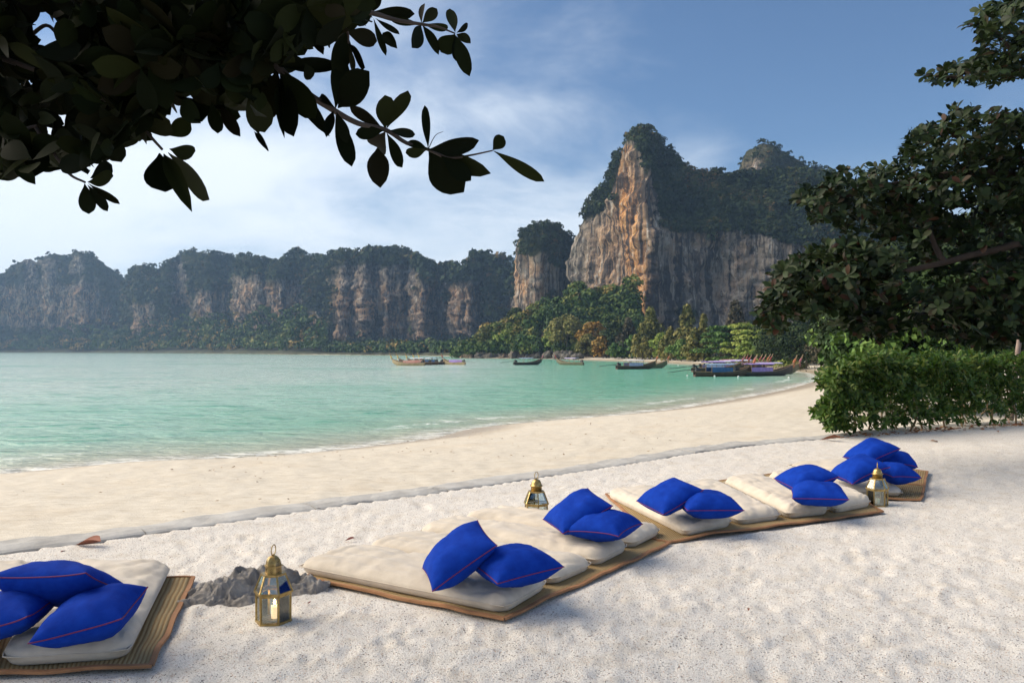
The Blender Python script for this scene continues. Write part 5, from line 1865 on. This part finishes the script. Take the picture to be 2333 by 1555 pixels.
def pandanus(x, Y, z, h, label):
    X = (x - CX) * Y / FPX
    root = empty('pandanus_plant', (X, Y, z), label, 'plant')
    MB().tube([(0, 0, 0), (0.05, 0, h * 0.25), (0, 0, h * 0.5)], [0.09, 0.08, 0.07], 7).build('trunk', BARK, root, True)
    g = np.random.default_rng(17)
    V, F = [], []
    for k in range(70):
        a, e, L = k * 2.4, g.uniform(0.5, 1.5), g.uniform(0.8, 1.3)
        d = Vector((math.cos(a), math.sin(a), 0))
        s = d.cross(Vector((0, 0, 1))) * 0.035
        b = Vector((0, 0, h * g.uniform(0.35, 0.6)))
        n0 = len(V)
        for j in range(6):
            t = j / 5
            c = b + d * L * t * 0.8 + Vector((0, 0, L * (e * t - 1.25 * t * t * (0.6 + 0.5 * e))))
            w = (1 - t * 0.95)
            V += [c - s * w, c + s * w]
        F += [(n0 + 2 * j, n0 + 2 * j + 1, n0 + 2 * j + 3, n0 + 2 * j + 2) for j in range(5)]
    MB().add(V, F).build('leaves', TM['green'], root)


pandanus(2192, 23.5, -0.1, 2.4, 'spiky pandanus with long drooping leaves behind the hedge')

# slender leaning trunk
sl = [P(2306, 905, 19.0), P(2314, 840, 19.0), P(2323, 770, 19.0), P(2336, 690, 19.0), P(2350, 600, 19.0)]
root = empty('slender_tree', tuple(Vector((sl[0].x, sl[0].y, 0))), 'slender pale leaning trunk rising out of the hedge', 'tree')
sp_ = smooth_path([Vector((sl[0].x - 0.05, sl[0].y, -0.1))] + sl, 4)
mb = MB().tube(sp_, [0.075 - 0.0018 * i for i in range(len(sp_))], 8)
mb.tube([P(2324, 762, 19.0), P(2308, 758, 18.9), P(2290, 752, 18.8)], [0.03, 0.022, 0.012], 6)
mb.build('trunk', simple('pale_bark', (0.30, 0.22, 0.19), 0.85, 0.2, 8.0, 0.01), root, True, inv=True)
g = np.random.default_rng(5)
cen = np.array([tuple(P(g.uniform(2290, 2440), g.uniform(520, 700), g.uniform(18.3, 20))) for _ in range(30)])
new_obj('crown', puff_mesh('crown', cen, np.full(30, 0.35), 40, 0.10, TM['deep'], 6), root, inv=True)

# ---------------------------------------------------------------- sea almond tree on the hedge side
ALM = leaf_mat('almond_leaf', [(0.0, (0.005, 0.012, 0.003)), (0.3, (0.010, 0.022, 0.005)), (0.6, (0.017, 0.033, 0.008)), (0.88, (0.025, 0.042, 0.011)), (0.94, (0.026, 0.021, 0.008)), (0.98, (0.036, 0.014, 0.006))], 0.55, 0.06, 0.2)
aleaf = leaf_geo(0.50, 5, 0.10, 0.20, 0.64)
al_me = mesh_np('leaf', aleaf[0], aleaf[1], ALM, True)
TB = simple('almond_bark', (0.04, 0.026, 0.018), 0.9, 0.35, 7.0, 0.02)
boughs = [
    # polygon in the picture, depth, rosettes
    ([(2188, 50), (2215, 55), (2236, 20), (2262, 0), (2345, -20), (2420, 80), (2400, 175), (2333, 172), (2270, 190), (2215, 195), (2190, 190), (2125, 188), (2100, 172), (2130, 160), (2180, 140), (2235, 130), (2230, 80)], 11.5, 190),
    ([(2052, 350), (2060, 310), (2105, 290), (2150, 268), (2185, 240), (2230, 262), (2333, 250), (2440, 250), (2460, 480), (2333, 500), (2230, 470), (2130, 480), (2040, 470), (1980, 500), (1965, 535), (1925, 525), (1890, 500), (1845, 495), (1835, 470), (1812, 462), (1820, 430), (1870, 420), (1900, 388), (1960, 385), (2020, 372), (2062, 372)], 11.8, 620),
    ([(2020, 470), (2140, 480), (2150, 560), (2060, 545), (1990, 560), (1985, 520)], 12.2, 75),
    ([(1735, 742), (1722, 705), (1760, 660), (1765, 612), (1800, 600), (1850, 565), (1900, 560), (1960, 545), (2030, 575), (2060, 610), (2035, 650), (2060, 690), (1990, 682), (1930, 700), (1880, 705), (1830, 720), (1790, 712), (1775, 760)], 11.0, 380),
    ([(1905, 735), (1930, 705), (1990, 700), (2050, 690), (2100, 655), (2180, 650), (2280, 610), (2440, 590), (2460, 770), (2333, 770), (2250, 790), (2150, 770), (2080, 745), (2000, 772), (1960, 770)], 11.6, 380),
    ([(2100, 520), (2200, 480), (2440, 470), (2440, 600), (2260, 610), (2120, 640), (2060, 600)], 12.3, 150)]
aroot = empty('sea_almond_tree', (11.2, 12.0, -0.1), 'dark sea almond tree spreading tiers of large leaves over the hedge', 'tree')
cen, ax = [], []
for bi, (poly, Yb, n) in enumerate(boughs):
    pts = poly_points(poly, int(n * 1.55), 400 + bi)
    g = np.random.default_rng(420 + bi)
    for (x, y) in pts:
        c = P(x, y, Yb + g.normal() * 0.55)
        cen.append(c)
        ax.append(Vector((g.normal() * 0.55 - 0.25, g.normal() * 0.45 - 0.35, 0.75 + g.normal() * 0.3)))
D, Nn, Po, S = rosettes(cen, ax, 8, (35, 100), (0.095, 0.165))
Rm = frames(D, Nn)
sc = screen_size(Po, S) * in_frame(Po)
own = np.argsort(-sc)[:300]
rest = np.setdiff1d(np.arange(len(S)), own)
leaf_objects(aroot, al_me, Rm, Po, S, own)
g = np.random.default_rng(3)
new_obj('crown', bulk('crown', aleaf, Rm[rest], Po[rest], S[rest], ALM, np.clip(g.random(len(rest)) * 0.98, 0, 0.98)), aroot, kind='stuff', inv=True)
tb = MB()
tb.tube(smooth_path([(11.2, 12.0, -0.2), (11.0, 12.0, 2.0), (10.7, 12.0, 4.5), (10.4, 12.0, 7.5)], 5), [0.26 - 0.008 * i for i in range(16)], 10)
tb.build('trunk', TB, aroot, True, inv=True)


def limb(pts, r0, r1, parent, mat, name='limb', n=5):
    sp = smooth_path(pts, n)
    k = len(sp)
    return MB().tube(sp, [r0 + (r1 - r0) * i / (k - 1) for i in range(k)], 7).build(name, mat, parent, True, inv=True)


limb([(10.95, 12.0, 2.2), P(2420, 560, 11.6), P(2258, 572, 11.5), P(2150, 598, 11.3), P(2040, 622, 11.1), P(1950, 640, 11.0), P(1850, 690, 10.9), P(1775, 708, 10.9)], 0.065, 0.012, aroot, TB)
limb([(10.8, 12.0, 3.2), P(2480, 440, 11.9), P(2300, 400, 11.8), P(2150, 400, 11.8), P(2000, 430, 11.8), P(1880, 455, 11.8), P(1830, 460, 11.8)], 0.10, 0.015, aroot, TB)
limb([(10.5, 12.0, 4.8), P(2500, 210, 11.6), P(2333, 170, 11.5), P(2230, 178, 11.5), P(2110, 172, 11.5)], 0.07, 0.012, aroot, TB)
limb([P(2333, 168, 11.5), P(2300, 110, 11.5), P(2250, 60, 11.5), P(2200, 62, 11.5)], 0.035, 0.008, aroot, TB)
limb([(11.0, 12.0, 1.8), P(2450, 700, 11.7), P(2250, 690, 11.6), P(2100, 715, 11.6), P(1960, 745, 11.6)], 0.07, 0.012, aroot, TB)
limb([P(2150, 598, 11.3), P(2130, 560, 11.5), P(2115, 520, 11.6), P(2080, 470, 11.8)], 0.05, 0.015, aroot, TB)
limb([P(2040, 622, 11.1), P(2020, 655, 11.0), P(2050, 690, 11.0)], 0.02, 0.008, aroot, TB)
limb([P(2100, 310, 11.8), P(2078, 335, 11.8), P(2058, 345, 11.8)], 0.012, 0.006, aroot, TB)
limb([P(2250, 400, 11.8), P(2150, 330, 11.8), P(2085, 300, 11.8)], 0.03, 0.008, aroot, TB)

# ---------------------------------------------------------------- overhanging tree above the camera
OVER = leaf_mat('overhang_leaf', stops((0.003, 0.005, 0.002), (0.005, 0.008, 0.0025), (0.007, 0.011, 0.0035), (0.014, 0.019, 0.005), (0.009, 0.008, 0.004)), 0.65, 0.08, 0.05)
oleaf = [leaf_geo(1.0, 9, 0.05, 0.10, 0.60), leaf_geo(1.0, 9, 0.12, 0.22, 0.56), leaf_geo(1.0, 9, 0.03, -0.12, 0.62)]
ol_me = [mesh_np('leaf', a, b, OVER, True) for a, b in oleaf]
oroot = empty('overhanging_tree', (-5.5, 3.0, 0.0), 'dark overhanging tree with large rounded leaves against the sky', 'tree')
OL = Vector(oroot.location)
# leaves traced one by one: base x, base y, tip x, tip y, width, in two enlarged views of the photograph
t2 = [(1875, 1140, 1965, 1040, 105), (1880, 1145, 2260, 1348, 92), (1385, 1130, 1385, 845, 65), (1385, 1135, 1770, 1090, 125), (1385, 1140, 1825, 1318, 135), (1390, 1145, 1620, 1468, 250), (1480, 1180, 1712, 1380, 130),
      (1370, 1140, 1212, 1172, 82), (1385, 1135, 1218, 1068, 62), (1060, 980, 1040, 702, 142), (1070, 975, 1212, 662, 120), (1050, 990, 838, 1022, 100), (1060, 1000, 960, 1172, 175), (1000, 1120, 1012, 1388, 165), (1070, 1010, 1212, 1272, 92),
      (1090, 990, 1242, 1022, 72), (1040, 975, 785, 800, 85), (680, 825, 740, 425, 145), (700, 820, 900, 562, 215), (680, 840, 802, 1282, 130), (665, 840, 612, 1010, 75), (690, 850, 772, 1085, 90), (250, 505, 705, 490, 115), (255, 520, 558, 920, 185),
      (260, 560, 420, 1085, 150), (250, 510, 602, 985, 120), (240, 520, 160, 938, 190), (60, 480, 100, 1000, 165), (80, 985, 152, 1117, 34), (250, 600, 262, 960, 60), (960, 90, 1272, 82, 95), (970, 140, 1062, 457, 52), (985, 140, 1172, 287, 46),
      (1040, 250, 1112, 325, 85), (960, 95, 1010, -40, 75), (940, 80, 880, -30, 62), (780, 330, 948, 505, 92), (780, 340, 826, 556, 46), (760, 230, 700, 548, 150), (760, 240, 965, 310, 135), (1335, 180, 1338, 5, 46), (1340, 175, 1458, 78, 88),
      (1330, 185, 1090, 148, 60), (1330, 190, 1290, 345, 92), (1340, 190, 1470, 395, 72), (1345, 185, 1565, 222, 62), (1590, 245, 1545, 112, 80), (1600, 250, 1697, 183, 46), (1600, 260, 1698, 308, 66), (1590, 260, 1480, 395, 150), (1595, 270, 1690, 562, 112),
      (1590, 265, 1592, 475, 62), (450, 190, 582, 382, 78), (320, 190, 230, 300, 90), (680, 820, 530, 705, 60), (450, 480, 500, 610, 90), (330, 200, 460, 430, 170), (180, 250, 330, 300, 80), (860, 60, 700, 120, 90), (900, 90, 640, 60, 110)]
t1 = [(1130, 1085, 1175, 1390, 250), (1190, 1080, 1525, 1388, 190), (1160, 1090, 1312, 1395, 110), (1200, 1055, 1395, 1092, 115), (1180, 960, 1332, 875, 135), (975, 905, 1218, 830, 205), (620, 1290, 832, 1262, 102), (600, 1300, 632, 1512, 112), (625, 1300, 855, 1466, 52),
      (620, 1310, 772, 1497, 72), (640, 1262, 805, 1170, 112), (100, 1150, 225, 1272, 92), (50, 1180, 132, 1284, 92), (-30, 600, 76, 645, 108), (-10, 740, 102, 822, 72), (200, 840, 102, 762, 112), (250, 830, 352, 842, 92), (160, 980, 300, 1160, 150), (300, 1000, 470, 1120, 160),
      (560, 1000, 520, 1165, 80), (700, 900, 860, 1130, 150), (600, 900, 740, 1150, 190), (1040, 690, 1140, 690, 90), (1180, 660, 1290, 720, 90), (1290, 700, 1380, 850, 120), (1420, 720, 1470, 925, 120), (1500, 720, 1530, 955, 100), (1560, 750, 1680, 945, 90), (1780, 600, 1850, 930, 190),
      (1800, 930, 1882, 1040, 36), (0, 880, 130, 1010, 120), (40, 540, 150, 720, 120), (1120, 500, 1290, 640, 160)]
own_n = 0
g = np.random.default_rng(88)


def traced(bx, by, tx, ty, w, Yb):
    """leaf from base to tip at about depth Yb"""
    Y1, Y2 = Yb + g.normal() * 0.05, Yb + g.normal() * 0.10
    a, b = P(bx, by, Y1), P(tx, ty, Y2)
    d = b - a
    L = d.length
    W = w * Yb / FPX
    view = -(a - Vector((0, 0, CAMZ))).normalized()
    tilt = g.normal() * 0.45
    side = d.normalized().cross(view)
    nrm = view * math.cos(tilt) + side * math.sin(tilt)
    Rl = frames(np.array([d]), np.array([nrm]))[0]
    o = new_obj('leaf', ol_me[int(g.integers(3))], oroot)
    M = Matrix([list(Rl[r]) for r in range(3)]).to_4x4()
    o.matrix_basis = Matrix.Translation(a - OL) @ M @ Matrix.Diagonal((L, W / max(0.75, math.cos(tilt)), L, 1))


for (a, b, c_, d, w) in t2:
    traced(560 + a / 3.333, b / 3.333, 560 + c_ / 3.333, d / 3.333, w / 3.333, 3.25 + (0.15 if a > 800 else 0))
for (a, b, c_, d, w) in t1:
    traced(a / 3.11, b / 3.11, c_ / 3.11, d / 3.11, w / 3.11, 2.95)
own_n = len(t1) + len(t2)
mass = [(-60, -60), (860, -60), (850, 35), (800, 60), (760, 110), (700, 100), (670, 150), (640, 130), (600, 200), (610, 250), (560, 260), (500, 270), (460, 240), (420, 190), (390, 240), (350, 300), (330, 330), (270, 330), (250, 360), (215, 390), (140, 385), (60, 395), (20, 410), (-60, 420)]
holes = [(95, 45, 30), (120, 85, 34), (160, 95, 22), (15, 160, 26), (88, 205, 22), (105, 280, 28), (150, 260, 20), (200, 272, 18), (40, 300, 24)]
pts = poly_points(mass, 700, 5)
keep = [p for p in pts if all((p[0] - hx) ** 2 + (p[1] - hy) ** 2 > (hr + 14) ** 2 for hx, hy, hr in holes)]
cen = [P(x, y, g.uniform(2.7, 4.2)) for x, y in keep]
ax = [Vector((g.normal() * 0.7 + 0.3, g.normal() * 0.6, -0.2 + g.normal() * 0.6)) for _ in cen]
D, Nn, Po, S = rosettes(cen, ax, 6, (30, 100), (0.11, 0.175))
# keep fill leaves inside the mass so that its outline stays that of the traced leaves
tip = Po + D / np.linalg.norm(D, axis=1, keepdims=True) * S[:, None] * 0.9
tq = np.column_stack([CX + tip[:, 0] / tip[:, 1] * FPX, HZ - (tip[:, 2] - CAMZ) / tip[:, 1] * FPX])
ok = inside(tq, np.array(mass, float))
for hx, hy, hr in holes:
    ok &= (tq[:, 0] - hx) ** 2 + (tq[:, 1] - hy) ** 2 > hr ** 2
D, Nn, Po, S = D[ok], Nn[ok], Po[ok], S[ok]
Rm = frames(D, Nn)
sc = screen_size(Po, S) * in_frame(Po)
own = np.argsort(-sc)[:300 - own_n]
rest = np.setdiff1d(np.arange(len(S)), own)
fl = leaf_geo(0.5, 8, 0.08, 0.15, 0.62)
leaf_objects(oroot, mesh_np('leaf', fl[0], fl[1], OVER, True), Rm, Po, S, own)
# the rest of the crown, above and beside the picture
cen2 = [Vector((g.uniform(-7.5, -2.2), g.uniform(1.2, 5.5), 0)) for _ in range(420)]
for c in cen2:
    top_edge = CAMZ + 0.431 * c.y + 0.45
    c.z = top_edge + g.random() * 2.6 if c.x > -0.63 * c.y - 0.4 else g.uniform(2.4, 6.0)
D2, N2, P2, S2 = rosettes(cen2, [Vector((g.normal() * 0.6, g.normal() * 0.6, 0.5)) for _ in cen2], 7, (35, 100), (0.13, 0.21))
allD, allP, allS = np.vstack([Rm[rest], frames(D2, N2)]), np.vstack([Po[rest], P2]), np.concatenate([S[rest], S2])
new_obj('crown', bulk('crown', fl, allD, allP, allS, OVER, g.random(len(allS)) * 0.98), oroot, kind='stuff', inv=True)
OB = simple('twig_bark', (0.045, 0.035, 0.03), 0.85, 0.3, 12.0)
T2 = lambda u, v, Y: P(560 + u / 3.333, v / 3.333, Y)
limb([(-5.5, 3.0, -0.1), (-5.4, 3.0, 1.6), (-5.0, 3.0, 3.2), (-4.2, 3.1, 4.6)], 0.24, 0.12, oroot, OB, 'trunk')
limb([(-5.0, 3.0, 3.0), (-3.6, 3.1, 3.5), (-2.4, 3.2, 3.35), T2(-400, 60, 3.25), T2(-100, 180, 3.25), T2(120, 320, 3.25), T2(250, 515, 3.25), T2(430, 680, 3.25), T2(640, 820, 3.3), T2(850, 935, 3.35), T2(1060, 985, 3.4), T2(1220, 1085, 3.4), T2(1385, 1135, 3.4), T2(1540, 1200, 3.4), T2(1700, 1180, 3.4), T2(1875, 1143, 3.4)], 0.024, 0.003, oroot, OB)
limb([(-4.4, 3.0, 4.3), (-2.6, 3.2, 4.0), T2(-300, -260, 3.2), T2(200, -120, 3.2), T2(600, 20, 3.2), T2(960, 100, 3.3), T2(1130, 150, 3.35), T2(1335, 185, 3.4), T2(1460, 205, 3.4), T2(1590, 255, 3.4)], 0.020, 0.003, oroot, OB)
limb([T2(600, 20, 3.2), T2(700, 140, 3.2), T2(770, 240, 3.2), T2(780, 330, 3.2)], 0.008, 0.004, oroot, OB, 'twig')
T1 = lambda u, v, Y: P(u / 3.11, v / 3.11, Y)
limb([T1(-300, 300, 3.0), T1(200, 480, 3.0), T1(600, 640, 3.0), T1(900, 800, 2.95), T1(1150, 1060, 2.95)], 0.012, 0.005, oroot, OB)
limb([T1(250, 900, 2.95), T1(420, 1140, 2.95), T1(500, 1240, 2.95), T1(605, 1292, 2.95)], 0.007, 0.004, oroot, OB, 'twig')
limb([T1(-200, 700, 2.9), T1(0, 860, 2.9), T1(110, 920, 2.9), T1(260, 890, 2.9)], 0.010, 0.005, oroot, OB, 'twig')
limb([T1(220, 250, 3.1), T1(330, 180, 3.1), T1(420, 260, 3.1), T1(520, 350, 3.1)], 0.008, 0.005, oroot, OB, 'twig')
limb([T2(1385, 1135, 3.4), T2(1420, 1060, 3.4), T2(1450, 1020, 3.4), T2(1498, 1000, 3.4)], 0.0022, 0.001, oroot, OB, 'twig')

# ================================================================ haze in the bay
hz = Mat('haze_air')
hz.n.remove(hz.b)
pv = hz.node('ShaderNodeVolumePrincipled')
pv.inputs['Color'].default_value = (0.42, 0.66, 1.0, 1)
pv.inputs['Density'].default_value = 0.00019
pv.inputs['Anisotropy'].default_value = 0.25
hz.l.new(pv.outputs[0], hz.out.inputs['Volume'])
x0, x1, y0, y1, z0, z1 = -3300, 3300, -3300, 3300, -9, 260
me = bpy.data.meshes.new('haze')
me.from_pydata([(x, y, z) for z in (z0, z1) for y in (y0, y1) for x in (x0, x1)], [], [(0, 2, 3, 1), (4, 5, 7, 6), (0, 1, 5, 4), (2, 6, 7, 3), (0, 4, 6, 2), (1, 3, 7, 5)])
me.materials.append(hz.m)
new_obj('haze', me, kind='stuff', label='pale blue haze in the air over the bay')
